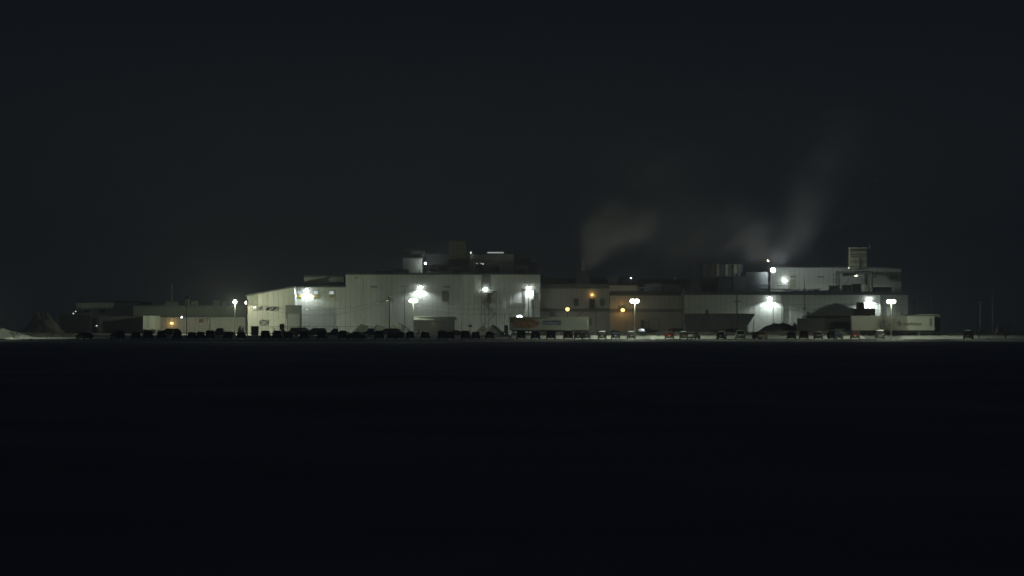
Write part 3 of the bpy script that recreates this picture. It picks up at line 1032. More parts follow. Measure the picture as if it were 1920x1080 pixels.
bulkhead(182, 611, 728, 'small white lamp left of the long dark container', 8, 0.22, glow=MATS['dim lamp glow'])
bulkhead(883, 474, 722, 'tiny glowing spot for a glint at the left corner of the wide penthouse', 3, 0.2, flat=1.2, glow=lens('dim lamp glow', (0.9, 1, 0.95), 0.8))  # a glint, built as a small glowing lamp
for px, py, pw, lab in ((895, 494, 4, 'leftmost of three tiny lamps in front of the wide penthouse'), (902, 494, 3, 'middle one of three tiny lamps in front of the wide penthouse'),
                        (906, 495, 4, 'rightmost of three tiny lamps in front of the wide penthouse')):
    bulkhead(px, py, 716, lab, pw, 0.14, glow=MATS['dim lamp glow'], flat=1)
bulkhead(1183, 521.5, 714, 'tiny pale lamp at the right end of the middle roof', 420, 0.26, glow=MATS['dim lamp glow'], flat=0.7)
bulkhead(575.3, 580, 686, 'tiny lamp hanging over the wires before the three window wing', 3, 0.16, col=(1, .9, .8), glow=MATS['dim lamp glow'], flat=1)

# sodium lamp on its own post
t = thing('sodium_post', 'orange globe lamp on a short post behind the painted trailer', 'lamp post', (wx(1064, 640), 640, ground(640)))
h = wz(580, 640) - ground(640)
MB().tube((0, 0, 0), (0, 0, h - 0.4), 0.09).build('pole', STEEL, t)
b = MB()
b.ball((0, 0, h), 0.43, 0.4, 0.42, n=14, m=8)
b.build('lamp_glass', LS2, t, smooth=True)
light('bulb', t, (0, 0, h), 330, SODIUM)


# ------------------------------------------------------------------ poles, wires
def utility(px, py, Y, label, arms=(), r=0.14, m=WOOD, name='utility_pole', cat='utility pole', pyb=None):
    t = thing(name, label, cat, (wx(px, Y), Y, ground(Y) - 0.1))
    h = wz(py, Y) - ground(Y) + 0.1
    MB().tube((0, 0, 0), (0, 0, h), r, r * 0.75).build('pole', m, t)
    for z, w in arms:
        zz = wz(z, Y) - ground(Y) + 0.1
        a = MB().box(-w, w, -0.2, -r * 0.7, zz - 0.07, zz + 0.07).build('crossarm', m, t)
        for sx in (-w + 0.1, w - 0.1):
            MB().tube((sx, -0.14, zz + 0.072), (sx, -0.14, zz + 0.3), 0.06, 0.04).build('insulator', GREYM, a)
    return t


utility(463.5, 561, 652, 'brown wooden pole at the left corner of the sloping wing', r=0.13)
utility(730, 553, 649, 'wooden pole with cables before the main hall', ((562, 0.45), (558, 0.3)), r=0.15)
t = utility(759, 539, 672, 'tall thin unlit lamp pole with a flat T head', (), r=0.08, m=STEEL, name='unlit_pole', cat='lamp post')
hh = wz(538, 672) - ground(672)
MB().box(-0.9, 0.9, -0.2, 0.2, hh + 0.12, hh + 0.3).build('lamp_head', STEEL, t)
utility(841.5, 548, 668, 'thin dark pole behind the low hut', (), r=0.07, m=STEEL)
utility(991, 558, 640, 'thin dark pole in front of the corner flood', (), r=0.08, m=STEEL)
utility(1382, 552, 640, 'tall dark pole with crossarms above the white minivan', ((565, 0.55), (566.5, 0.4)), r=0.13)
utility(1450, 556, 642, 'thin dark pole before the right hall flood', (), r=0.06, m=STEEL)
utility(1508, 523, 672, 'slim dark mast rising past the right hall roof', ((578, 0.5),), r=0.09, m=STEEL)
utility(1626, 568, 640, 'short thin pole before the flood over the dark block', (), r=0.07, m=STEEL)
utility(1713, 559, 660, 'pale pole right behind the end of the right hall', ((567, 0.35),), r=0.10)
utility(1746, 547, 664, 'thin pale pole above the right end of the lettered trailer', (), r=0.08, m=CREAM)  # pale colour stands for faint lamp light, here and on the next two poles
utility(1838, 565, 650, 'pole with a crossarm in the dark at the right', ((567, 0.6),), r=0.14, m=CREAM)
utility(1861, 541, 655, 'tallest thin pole in the dark at the far right', ((563, 0.15),), r=0.10, m=CREAM)
t = utility(350, 560, 640, 'dark lamp pole with an unlit head before the dock hall', (), r=0.10, m=STEEL, name='unlit_pole', cat='lamp post')
hh = wz(559, 640) - ground(640)
MB().box(-0.35, 0.55, -0.25, 0.25, hh + 0.1, hh + 0.42).build('lamp_head', STEEL, t)
for px, py, lab in ((671, 601, 'shorter thin post left of the cabled pole'), (682, 601, 'thin post between the cabled pole and its left neighbour'), (1174, 603, 'thin post before the link hall'),
                    (1413, 600, 'thin post right of the dark dock roof'), (865, 603, 'thin post before the outside stair')):
    utility(px, py, 645, lab, (), r=0.05, m=STEEL, name='fence_post', cat='post')


def wire(label, pts, sag=0.6, r=0.022, m=DARKM, group=None):
    mb = MB()
    for (p, q) in zip(pts, pts[1:]):
        p, q = Vector(p), Vector(q)
        prev = p
        for k in range(1, 17):
            u = k / 16
            c = p.lerp(q, u)
            c.z -= sag * 4 * u * (1 - u)
            mb.tube(prev, c, r, n=5)
            prev = c
    return tag(mb.build('cable', m), label, 'cable', group)


def W3(px, py, Y):
    return (wx(px, Y), Y, wz(py, Y))


wire('upper sagging cable from the wing corner pole to the cabled pole', [W3(463.5, 567, 652), W3(730, 561, 655)], 2.0)
wire('lower sagging cable from the wing corner pole to the cabled pole', [W3(463.5, 568.5, 652), W3(730, 563, 655)], 3.0)
wire('upper cable running right from the cabled pole past the hut', [W3(730, 561, 655), W3(991, 573, 640), W3(1112, 575, 640)], 1.4)
wire('lower cable running right from the cabled pole past the hut', [W3(730, 563, 655), W3(991, 585, 640)], 1.6)
wire('cable from the painted trailer pole to the dark crossarm pole', [W3(991, 574, 640), W3(1382, 566, 640)], 1.8)
wire('cable from the dark crossarm pole to the slim mast', [W3(1382, 565, 640), W3(1508, 578, 672)], 0.8)
wire('cable from the slim mast to the far right poles', [W3(1508, 578, 672), W3(1713, 567, 660), W3(1838, 567, 650)], 0.8)
wire('short pale stroke painted as a cable glint left of the cabled pole', [W3(730, 562, 654), W3(705, 569, 650)], 0.1, 0.07, PALE)  # pale colour stands for the glint on the cable
wire('short pale stroke painted as a cable glint right of the cabled pole', [W3(731, 561, 654), W3(737, 567, 652)], 0.05, 0.07, PALE)  # second cable glint, also put into the colour


# ------------------------------------------------------------------ fences
def fence(px0, px1, Y, h, label, step=2.4, wires=True, base=None):
    base = ground(Y) if base is None else base
    t = thing('chain_link_fence', label, 'fence')
    x0, x1 = wx(px0, Y), wx(px1, Y)
    n = max(2, int((x1 - x0) / step))
    post = MB().tube((0, 0, -0.2), (0, 0, h + 0.05), 0.04, n=6).mesh('post', STEEL)
    for i in range(n + 1):
        link('post', post, t, (x0 + (x1 - x0) * i / n, Y, base))
    MB().tube((x0, Y, base + h), (x1, Y, base + h), 0.035, n=6).build('rail', STEEL, t)
    if wires:
        mb = MB()
        s = 0.45
        k = int((x1 - x0) / s)
        for i in range(k):
            xa = x0 + i * s
            for sg in (1, -1):
                xb = min(max(xa + sg * h, x0), x1)
                mb.tube((xa, Y - 0.02 * sg, base), (xb, Y - 0.02 * sg, base + abs(xb - xa)), 0.008, n=3)
        mb.build('wire_mesh', STEEL, t)['kind'] = 'stuff'
    return t


fence(1230, 1925, 615.5, 1.25, 'near chain link fence along the right half of the lot')
fence(470, 775, 668, 1.9, 'far chain link fence below the sloping wing and main hall', wires=True)
fence(-5, 150, 606, 1.2, 'low fence posts before the snow bank at the left edge', step=3.2, wires=False)

# ------------------------------------------------------------------ small buildings, containers
Y = 655
t = thing('low_hut', 'low hut with snow edged roof before the main hall', 'hut')
x0, x1 = wx(776, Y), wx(852, Y)
gz = ground(Y) - 0.1
MB().box(x0, x1, Y, Y + 5, gz, wz(600.3, Y)).build('wall', STEEL, t)
MB().prism([(x0 - 0.15, wz(600.2, Y)), (x1 + 0.5, wz(600.2, Y)), (x1 + 0.3, wz(594, Y)), (x0 - 0.1, wz(594, Y))], Y - 0.6, Y + 5.4).build('roof', STEEL, t)
MB().loft([[(x0 - 0.1, Y - 0.68, wz(599.6, Y)), (x0 - 0.1, Y - 0.604, wz(599.6, Y)), (x0 - 0.1, Y - 0.604, wz(595, Y)), (x0 - 0.1, Y - 0.68, wz(595, Y))],
           [(wx(815, Y), Y - 0.68, wz(600.1, Y)), (wx(815, Y), Y - 0.604, wz(600.1, Y)), (wx(815, Y), Y - 0.604, wz(599.3, Y)), (wx(815, Y), Y - 0.68, wz(599.3, Y))]]).build('snow', SNOW, t)
MB().box(wx(777, Y), wx(850, Y), Y - 0.5, Y + 5.2, wz(594, Y) + 0.003, wz(594, Y) + 0.1).build('roof_snow', ROOFSNOW, t)
for a in (809.5, 814):
    window(t, wx(a, Y), wx(a + 2.6, Y), wz(611.5, Y), wz(603.5, Y), Y + 0.05, frame=PALE, pane=GREYM, fw=0.05)
MB().tube((wx(836, Y), Y + 2, wz(594, Y)), (wx(837, Y), Y + 2, wz(584, Y)), 0.06).build('flue', STEEL, t)

# dark dock roof
Y = 668
t = thing('loading_dock', 'dark loading dock with a wide sloping metal roof before the right hall', 'loading dock')
ztp, zbt = wz(589, Y), wz(609, Y)
MB().loft([[(wx(1285, Y), Y, zbt), (wx(1403, Y), Y, zbt), (wx(1403, Y), Y + 0.3, zbt), (wx(1285, Y), Y + 0.3, zbt)],
           [(wx(1284, Y), Y + 3, ztp), (wx(1418, Y), Y + 3, ztp), (wx(1418, Y), Y + 3.3, ztp), (wx(1284, Y), Y + 3.3, ztp)]]).build('roof', DUSTED, t)
MB().prism([(wx(1286, Y), 0.5), (wx(1402, Y), 0.5), (wx(1402, Y), zbt - 0.003), (wx(1286, Y), zbt - 0.003)], Y + 0.2, Y + 12).build('wall', GREYWALL, t)
MB().box(wx(1284, Y), wx(1419, Y), Y + 2.85, Y + 12, ztp + 0.003, ztp + 0.12).build('roof_cap', TRIM, t)
MB().prism([(wx(1285, Y), zbt), (wx(1403, Y), zbt), (wx(1417, Y), ztp - 0.003), (wx(1285, Y), ztp - 0.003)], Y + 3.35, Y + 12).build('upper_wall', DKROOF, t)
MB().box(wx(1325, Y), wx(1330.5, Y), Y + 3.5, Y + 4.2, ztp + 0.123, wz(580.5, Y)).build('chimney', STEEL, t)
for k in range(9):
    x = wx(1291 + 13.5 * k, Y)
    MB().loft([[(x, Y - 0.03, zbt + 0.05), (x + 0.08, Y - 0.03, zbt + 0.05), (x + 0.08, Y + 0.02, zbt + 0.12), (x, Y + 0.02, zbt + 0.12)],
               [(x, Y + 2.9, ztp), (x + 0.08, Y + 2.9, ztp), (x + 0.08, Y + 3.0, ztp + 0.05), (x, Y + 3.0, ztp + 0.05)]]).build('seam', DKROOF, t)

# dark house with hipped roof and chimneys
Y = 652
t = thing('dark_house', 'dark house with shallow hipped roof and brick chimney', 'house')
gz = ground(Y) - 0.1
MB().box(wx(1512, Y), wx(1644, Y), Y, Y + 9, gz, wz(592, Y)).build('wall', BROWN, t)
rp = [(1512, 592), (1530, 584), (1548, 575), (1562, 570.5), (1577, 570.5), (1592, 577), (1600, 578.5), (1600, 592)]
MB().prism([(wx(a, Y), wz(c, Y)) for a, c in rp], Y - 0.3, Y + 9.3).build('roof', DUSTED, t)
MB().box(wx(1600.2, Y), wx(1641.5, Y), Y + 0.5, Y + 9, wz(592, Y) + 0.003, wz(578.7, Y)).build('upper_wall', BROWN, t)
MB().box(wx(1607, Y), wx(1620.5, Y), Y + 0.2, Y + 1.8, wz(590, Y), wz(568, Y)).build('chimney', BROWN, t)
MB().box(wx(1606.6, Y), wx(1621, Y), Y + 0.1, Y + 1.9, wz(568, Y) + 0.002, wz(567, Y)).build('chimney_cap', STEEL, t)
MB().box(wx(1563.5, Y), wx(1574.5, Y), Y + 2, Y + 3.5, wz(571, Y), wz(568.6, Y)).build('roof_vent', STEEL, t)
MB().ball((wx(1514.5, Y), Y - 0.2, wz(587, Y)), 0.28, 0.28, 0.3, n=8, m=5).build('satellite_dish', STEEL, t)

# dark long container left of the white trailer
Y = 632
t = thing('dark_container', 'long black container standing between snow bank and dark house', 'container')
gz = ground(Y)
MB().prism([(wx(1493, Y), gz), (wx(1599, Y), gz), (wx(1599, Y), wz(597, Y)), (wx(1497, Y), wz(597, Y))], Y, Y + 2.5).build('box', DARKM, t)
for k in range(26):
    x = wx(1498 + 3.9 * k, Y)
    MB().box(x, x + 0.2, Y - 0.05, Y - 0.002, gz + 0.2, wz(598, Y)).build('rib', DARKM, t)

# left containers and white trailer doors
Y = 700
for (a, c, py, lab) in ((110, 166, 590.5, 'square dark container right of the snow hill'), (185, 268, 593.5, 'long dark container under the far left hall')):
    t = thing('shipping_container', lab, 'container')
    x0, x1 = wx(a, Y), wx(c, Y)
    MB().box(x0, x1, Y, Y + 2.6, ground(Y) - 0.05, wz(py, Y)).build('box', STEEL if a > 150 else DARKM, t)
    n = int((x1 - x0) / 0.5)
    rib = MB().box(0, 0.22, -0.05, -0.002, 0.2, wz(py, Y) - ground(Y) - 0.2).mesh('rib', STEEL if a > 150 else DARKM)
    for k in range(n):
        link('rib', rib, t, (x0 + 0.1 + k * (x1 - x0 - 0.2) / n, Y, ground(Y)))
    MB().box(x0 - 0.02, x1 + 0.02, Y - 0.07, Y + 2.65, wz(py, Y) + 0.003, wz(py, Y) + 0.1).build('roof', DARKM, t)
Y = 690
t = thing('box_trailer', 'back end of a pale box trailer with double doors before the dock hall', 'trailer')
x0, x1 = wx(268, Y), wx(288.5, Y)
zb, zt = ground(Y) + 1.0, wz(592, Y)
MB().box(x0, x1, Y, Y + 13, zb, zt).build('body', WHITE, t)
for s in (0, 1):
    w = (x1 - x0) / 2
    d = MB().box(x0 + s * w + 0.04, x0 + (s + 1) * w - 0.04, Y - 0.07, Y - 0.002, zb + 0.1, zt - 0.1).build('door', WHITE, t)
    MB().tube((x0 + w + (0.15 if s else -0.15), Y - 0.1, zb + 0.2), (x0 + w + (0.15 if s else -0.15), Y - 0.1, zt - 0.2), 0.025, n=5).build('lock_bar', GREYM, d)
for sx in (x0 + 0.3, x1 - 0.3):
    for dy in (1.0, 2.3):
        MB().tube((sx - 0.25, Y + dy, ground(Y) + 0.5), (sx + 0.25, Y + dy, ground(Y) + 0.5), 0.5, n=14).build('wheel', RUBBER, t)


# ------------------------------------------------------------------ semi trailers
def semi(px0, px1, Y, pyt, pyb, label, skin, reefer=True):
    x0, x1 = wx(px0, Y), wx(px1, Y)
    L = x1 - x0
    g = ground(Y)
    zt, zb = wz(pyt, Y) - g, wz(pyb, Y) - g
    t = thing('semi_trailer', label, 'trailer', ((x0 + x1) / 2, Y + 1.3, g))
    MB().box(-L / 2, L / 2, -1.25, 1.25, zb, zt).build('body', skin, t)
    MB().box(-L / 2 - 0.02, L / 2 + 0.02, -1.29, 1.29, zb - 0.14, zb - 0.003).build('lower_rail', DARKM, t)
    MB().box(-L / 2 - 0.02, L / 2 + 0.02, -1.29, 1.29, zt + 0.003, zt + 0.09).build('top_rail', GREYM, t)
    MB().box(-L / 2 + 0.5, L / 2 - 0.5, -0.5, 0.5, zb - 0.35, zb - 0.143).build('chassis', DARKM, t)
    post = MB().box(-0.02, 0.02, -1.272, -1.252, zb + 0.05, zt - 0.05).mesh('side_post', skin)
    n = int(L / 1.22)
    for k in range(1, n):
        link('side_post', post, t, (-L / 2 + k * L / n, 0, 0))
    wh = MB().tube((0, -1.2, 0.5), (0, -0.75, 0.5), 0.5, n=16).mesh('wheel', RUBBER)
    rim = MB().tube((0, -1.23, 0.5), (0, -1.205, 0.5), 0.27, n=12).mesh('rim', GREYM)
    for sx in (-L / 2 + 1.6, -L / 2 + 2.9):
        for yy in (0, 1.95):
            w = link('wheel', wh, t, (sx, yy, 0))
            if yy == 0:
                link('rim', rim, w)
    for yy in (-0.9, 0.9):
        MB().box(L / 2 - 3.2, L / 2 - 3.0, yy - 0.08, yy + 0.08, 0.05, zb - 0.15).build('landing_leg', GREYM, t)
        MB().box(L / 2 - 3.3, L / 2 - 2.9, yy - 0.15, yy + 0.15, 0, 0.05).build('landing_foot', DARKM, t)
    if reefer:
        MB().box(L / 2 + 0.01, L / 2 + 0.5, -1.0, 1.0, zb + 1.0, zt - 0.2).build('cooling_unit', DARKM, t)
    return t, L, zb, zt


TSKIN = mat('pale trailer skin', (0.34, 0.35, 0.33), 0.5, 0.12, 0.5)
NSKIN = mat('white trailer skin', (0.60, 0.61, 0.55), 0.5, 0.1, 0.5)
t, L, zb, zt = semi(955, 1104.5, 627, 595, 618.5, 'long trailer with meat picture and blue Lafleur sign', TSKIN)
yf = -1.262


def tx(px):
    return wx(px, 627) - (wx(955, 627) + wx(1104.5, 627)) / 2


def tz(py):
    return wz(py, 627) - ground(627)


# flat print on the side
fm = bpy.data.materials.new('food picture print')
fm.use_nodes = True
n = fm.node_tree.nodes
vt = n.new('ShaderNodeTexVoronoi')
vt.inputs['Scale'].default_value = 2.2
tcn = n.new('ShaderNodeTexCoord')
rr = n.new('ShaderNodeValToRGB')
rr.color_ramp.elements[0].color = (0.34, 0.09, 0.07, 1)
rr.color_ramp.elements[1].color = (0.12, 0.04, 0.04, 1)
ee = rr.color_ramp.elements.new(0.35)
ee.color = (0.42, 0.20, 0.15, 1)
ee = rr.color_ramp.elements.new(0.6)
ee.color = (0.15, 0.11, 0.06, 1)
fm.node_tree.links.new(tcn.outputs['Object'], vt.inputs['Vector'])
fm.node_tree.links.new(vt.outputs['Distance'], rr.inputs[0])
fm.node_tree.links.new(rr.outputs[0], n['Principled BSDF'].inputs['Base Color'])
poly = []
for k in range(28):
    a = 2 * math.pi * k / 28
    rr_ = 1 + 0.10 * noise.noise((math.cos(a) * 2, math.sin(a) * 2, 3))
    poly.append((tx(985.5) + 26 / 9.0 * rr_ * math.cos(a), tz(606.3) + 9.2 / 9.0 * rr_ * math.sin(a) * (1.0 if math.sin(a) < 0 else 1.0)))
MB().prism(poly, yf - 0.02, yf - 0.012).build('food_print', fm, t)
MB().prism([(tx(956), tz(595.8)), (tx(1035), tz(595.8)), (tx(1022), tz(598)), (tx(1000), tz(597.8)), (tx(978), tz(600)), (tx(956), tz(605))], yf - 0.008, yf - 0.0).build('leaf_print', mat('leaf green print', (0.09, 0.13, 0.05), 0.6, 0.3, 1.5), t)
MB().prism([(tx(956), tz(606)), (tx(966), tz(612)), (tx(990), tz(617.5)), (tx(956), tz(617.5))], yf - 0.008, yf - 0.0).build('blue_print', mat('pale blue print', (0.22, 0.27, 0.33), 0.6), t)
bd = MB().box(tx(1017), tx(1051.5), yf - 0.03, yf - 0.005, tz(609), tz(601)).build('logo_board', BLUEP, t)
o = link('lettering', text_mesh('Lafleur', 0.62, mat('pale blue lettering', (0.30, 0.34, 0.42), 0.5), 0.006, width=3.3, bold=0.012), bd, (tx(1033), yf - 0.045, tz(605.3)))
fl = MB()
for k in range(5):
    a = 2 * math.pi * k / 5
    fl.ball((tx(1042) + 0.17 * math.cos(a), yf - 0.045, tz(600.6) + 0.17 * math.sin(a)), 0.13, 0.012, 0.13, n=8, m=5)
fl.build('flower_emblem', REDP, bd)
rf = MB()
for a, c in ((600, 605), (607, 611), (613, 616)):
    rf.box(tx(1101.6), tx(1102.8), yf - 0.02, yf - 0.004, tz(c), tz(a))
rf.build('reflector_strip', mat('white reflector', (0.9, 0.9, 0.9), 0.3), t)
# small dark step box at its left
t = thing('trailer_dolly', 'low dark dolly frame with a crate at the trailer left end', 'dolly', (wx(946, 628), 628.5, ground(628)))
MB().box(-0.8, 0.8, -0.6, 0.6, 0.9, 1.25).build('frame', DARKM, t)
MB().box(-0.1, 0.75, -0.5, 0.5, 1.253, wz(609.5, 628) - ground(628)).build('crate', OLIVE, t)
for sx in (-0.45, 0.45):
    MB().tube((sx, -0.7, 0.45), (sx, -0.3, 0.45), 0.45, n=14).build('wheel', RUBBER, t)

t, L, zb, zt = semi(1598, 1752, 619, 592.8, 619.3, 'long white trailer lettered nadeau at the right', NSKIN, reefer=False)
X0 = (wx(1598, 619) + wx(1752, 619)) / 2
bx = lambda px: wx(px, 619) - X0
bz = lambda py: wz(py, 619) - ground(619)
link('lettering', text_mesh('nadeau', 0.74, mat('dark green lettering', (0.02, 0.035, 0.027), 0.5), 0.012, width=3.6, bold=0.012), t, (bx(1710.5), yf - 0.03, bz(607.0)))
em = link('emblem', MB().box(-0.005, 0.005, 0, 0.01, -0.005, 0.005).mesh('emblem', NSKIN), t, (bx(1686.5), yf - 0.02, bz(606.5)))
for (dx, dz, mm, nm) in ((-0.36, 0.08, DARKP, 'emblem_bar'), (0.0, -0.38, DARKP, 'emblem_bar'), (-0.03, 0.36, DARKP, 'emblem_bar'), (0.30, -0.02, REDP, 'emblem_bar')):
    q = 0.21
    MB().prism([(dx - q * 1.2, dz + q * 0.3), (dx - q * 0.2, dz + q * 1.2), (dx + q * 1.2, dz - q * 0.3), (dx + q * 0.2, dz - q * 1.2)], -0.02, -0.008).build(nm, mm, em)
MB().prism([(-0.30, 0.28), (-0.18, 0.38), (0.40, -0.22), (0.28, -0.34)], -0.02, -0.008).build('emblem_bar', REDP, em)
d = MB().box(bx(1743), bx(1748), yf - 0.02, yf - 0.002, bz(612), bz(596)).build('side_door', GREYM, t)
MB().box(-0.12 + bx(1743.5), 0.12 + bx(1743.5), yf - 0.05, yf - 0.022, bz(595.4), bz(594.2)).build('marker_light', mat('white reflector', (0.9, 0.9, 0.9), 0.3), t)
MB().box(bx(1632), bx(1637), yf - 0.1, yf + 0.4, zt + 0.095, zt + 0.22).build('roof_snow', SNOW, t)
t = thing('parked_truck', 'darker high truck body just behind the lettered trailer right end', 'truck', (wx(1730, 624), 624, ground(624)))
MB().box(wx(1700, 624) - wx(1730, 624), wx(1763, 624) - wx(1730, 624), 0, 2.4, 1.2, wz(591, 624) - ground(624)).build('body', OLIVE, t)
MB().prism([(wx(1700, 624) - wx(1730, 624), wz(590.9, 624) - ground(624)), (wx(1763, 624) - wx(1730, 624), wz(590.9, 624) - ground(624)), (wx(1762, 624) - wx(1730, 624), wz(590, 624) - ground(624)), (wx(1735, 624) - wx(1730, 624), wz(588.8, 624) - ground(624))], 0.1, 2.3).build('roof_snow', ROOFSNOW, t)
for sx in (-2.5, 2.6):
    MB().tube((sx, 0.1, 0.5), (sx, 0.5, 0.5), 0.5, n=14).build('wheel', RUBBER, t)

# ------------------------------------------------------------------ heaps of snow and gravel
def heap(px, Y, wpx, pyt, m, label, seed, name='snow_pile', peak=1.3, ry=3.0, rough=0.2):
    k = F / Y
    o = mound(name, wx(px, Y), Y, wpx / 2 / k, ry, wz(pyt, Y) - ground(Y), m, seed, rough, peak=peak)
    return tag(o, label, 'snow pile' if 'snow' in name else 'mound')


heap(80, 660, 86, 583, DIRTY, 'tall grey snow hill at the far left', 2, peak=1.25, ry=6, rough=0.5)
heap(1462, 640, 118, 605.5, EARTH, 'dark gravel mound before the right hall flood', 3, 'gravel_mound', 1.6, 5)
heap(450, 642, 13, 609, SNOW, 'bright snow heap left of the wing corner pole', 4, ry=1.5, peak=1.8)
heap(456, 641, 9, 611, SNOW, 'smaller bright snow heap touching the wing corner pole', 5, ry=1.2)
heap(787, 630, 13, 615.5, SNOW, 'small pale snow heap at the foot of the twin lamp', 6, ry=1.0, peak=2)
heap(680, 673, 52, 606.5, ROOFSNOW, 'left of three rounded snow heaps below the main hall', 7, ry=4, rough=0.1)
heap(712, 674, 56, 606, ROOFSNOW, 'middle one of three rounded snow heaps below the main hall', 8, ry=4, rough=0.1)
heap(748, 673, 60, 606, ROOFSNOW, 'right of three rounded snow heaps below the main hall', 9, ry=4, rough=0.1)
heap(925, 670, 50, 608.5, DIRTY, 'grey snow heap below the outside stair', 10, ry=3)
heap(905, 672, 40, 611, DIRTY, 'lower grey heap left of the stair foot', 11, ry=3)
heap(-12, 618, 170, 614, SNOW, 'bright snow heap at the left edge of the picture', 12, ry=3.5, peak=1.25, rough=0.45)
heap(1240, 632, 40, 620, DIRTY, 'low snow heap before the link hall', 14, ry=2)
heap(1872, 640, 20, 609, DIRTY, 'small snow heap at the foot of the far right pole', 15, ry=2)
heap(1490, 645, 30, 606, ROOFSNOW, 'snow ledge right of the gravel mound', 16, ry=2)
# added blocks: their snow-coloured edges stand for glints on the heaps
for (a, c, p0, p1, lab) in ((674, 690, 606.5, 610, 'left added block with a pale glint edge below the main hall'), (704, 720, 606, 611, 'middle added block with a pale glint edge below the main hall'), (736, 753, 605.8, 611.5, 'right added block with a pale glint edge below the main hall')):
    Yp = 668.0
    t = thing('glint_block', lab, 'added block')
    MB().prism([(wx(a, Yp), ground(Yp)), (wx(c, Yp), ground(Yp)), (wx(c, Yp), wz(p1 + 0.6, Yp)), (wx(a, Yp), wz(p0 + 0.6, Yp))], Yp, Yp + 1.5).build('glint_base', OLIVE, t)
    MB().prism([(wx(a, Yp), wz(p0 + 0.55, Yp)), (wx(c, Yp), wz(p1 + 0.55, Yp)), (wx(c, Yp), wz(p1 - 0.4, Yp)), (wx(a, Yp), wz(p0 - 0.4, Yp))], Yp - 0.05, Yp + 1.55).build('snow', SNOW, t)

# small signs and boxes by the stair
t = thing('small_sign', 'small pale green sign on a post left of the stair foot', 'sign', (wx(882, 640), 640, ground(640)))
MB().tube((0, 0, -0.1), (0, 0, wz(613, 640) - ground(640)), 0.05).build('post', STEEL, t)
MB().box(-0.42, 0.42, -0.08, -0.051, wz(613.5, 640) - ground(640), wz(608.8, 640) - ground(640)).build('board', GREENP, t)
t = thing('tent_frame', 'dark A frame leaning on the snow heap by the stair', 'frame', (wx(925, 634), 634, ground(634)))
hz = wz(608.5, 634) - ground(634)
MB().tube((-0.3, 0, hz), (1.3, 0, 1.0), 0.12).build('leg', DARKM, t)
MB().tube((-0.3, 0, hz), (-1.0, 0, 0.9), 0.05).build('leg', DARKM, t)
t = thing('waste_container', 'green waste container below the crossed sign', 'container', (wx(478, 650), 650, ground(650)))
MB().prism([(-0.75, 0.1), (0.75, 0.1), (0.8, wz(612.5, 650) - ground(650)), (-0.8, wz(612.5, 650) - ground(650))], -0.6, 0.6).build('bin', mat('dark green paint', (0.05, 0.09, 0.05), 0.6), t)
MB().box(-0.85, 0.85, -0.65, 0.65, wz(612.5, 650) - ground(650) + 0.003, wz(612, 650) - ground(650) + 0.05).build('lid', DARKM, t)
t = thing('small_loader', 'little dark loader machine parked under the porch', 'loader', (wx(527, 645), 645, ground(645)))
MB().prism([(-0.9, 0.35), (0.9, 0.35), (0.9, 1.3), (0.2, 1.35), (-0.9, 1.1)], -0.6, 0.6).build('body', DARKM, t)
MB().box(-0.3, 0.7, -0.5, 0.5, 1.36, wz(607.5, 645) - ground(645)).build('cab', mat('dark green paint', (0.05, 0.09, 0.05), 0.6), t)
MB().tube((-0.9, 0, 0.9), (-1.7, 0, 1.9), 0.08).build('arm', STEEL, t)
for sx in (-0.6, 0.6):
    MB().tube((sx, -0.75, 0.4), (sx, -0.4, 0.4), 0.4, n=14).build('wheel', RUBBER, t)


# ------------------------------------------------------------------ bare trees
def bare_tree(px, Y, pyt, label, seed, spread=0.45, limbs=7, name='bare_tree', m=BARK, r0=0.07):
    random.seed(seed)
    t = thing(name, label, 'tree' if 'tree' in name else 'shrub', (wx(px, Y), Y, ground(Y) - 0.1))
    H = wz(pyt, Y) - ground(Y) + 0.1
    MB().tube((0, 0, 0), (0, 0, H * 0.35), r0, r0 * 0.7, n=7).build('trunk', m, t)
    mb = MB()

    def grow(p, d, ln, r, k):
        q = p + d * ln
        mb.tube(p, q, r, r * 0.6, n=4)
        if k == 0:
            return
        for _ in range(3):
            nd = (d + Vector((random.uniform(-1, 1), random.uniform(-1, 1), random.uniform(-0.2, 0.6))) * 0.55).normalized()
            grow(p + d * ln * random.uniform(0.5, 1), nd, ln * random.uniform(0.55, 0.8), r * 0.6, k - 1)
    for i in range(limbs):
        a = 2 * math.pi * i / limbs + random.random()
        d = Vector((math.cos(a) * spread, math.sin(a) * spread, 1)).normalized()
        grow(Vector((0, 0, H * random.uniform(0.1, 0.35))), d, H * 0.36, r0 * 0.55, 3)
    mb.build('crown', m, t)
    return t


bare_tree(1664, 613, 590, 'thin bare tree before the white trailer', 1)
bare_tree(1656, 614, 596, 'lower bare tree left of the one before the trailer', 2, limbs=5)
bare_tree(1683, 640, 584, 'bare tree crown showing above the white trailer', 3, 0.6)
bare_tree(1700, 642, 587, 'right bare tree crown above the white trailer', 4, 0.6)
bare_tree(1886, 598, 602, 'dark bare shrub at the far right', 5, 0.9, 9, 'bare_shrub')
bare_tree(1835, 604, 615, 'small bare shrub by the dark car at the right', 6, 0.8, 6, 'bare_shrub')
bare_tree(96, 612, 620, 'tiny bare shrub on the snow bank at the left', 7, 0.8, 6, 'bare_shrub')
bare_tree(26, 609, 618, 'bare twigs on the bright snow at the left edge', 8, 1.0, 9, 'bare_shrub')


# ------------------------------------------------------------------ cars
def paint(name, col, rough=0.09):
    return mat('paint ' + name, col, rough, 0.06, 2)


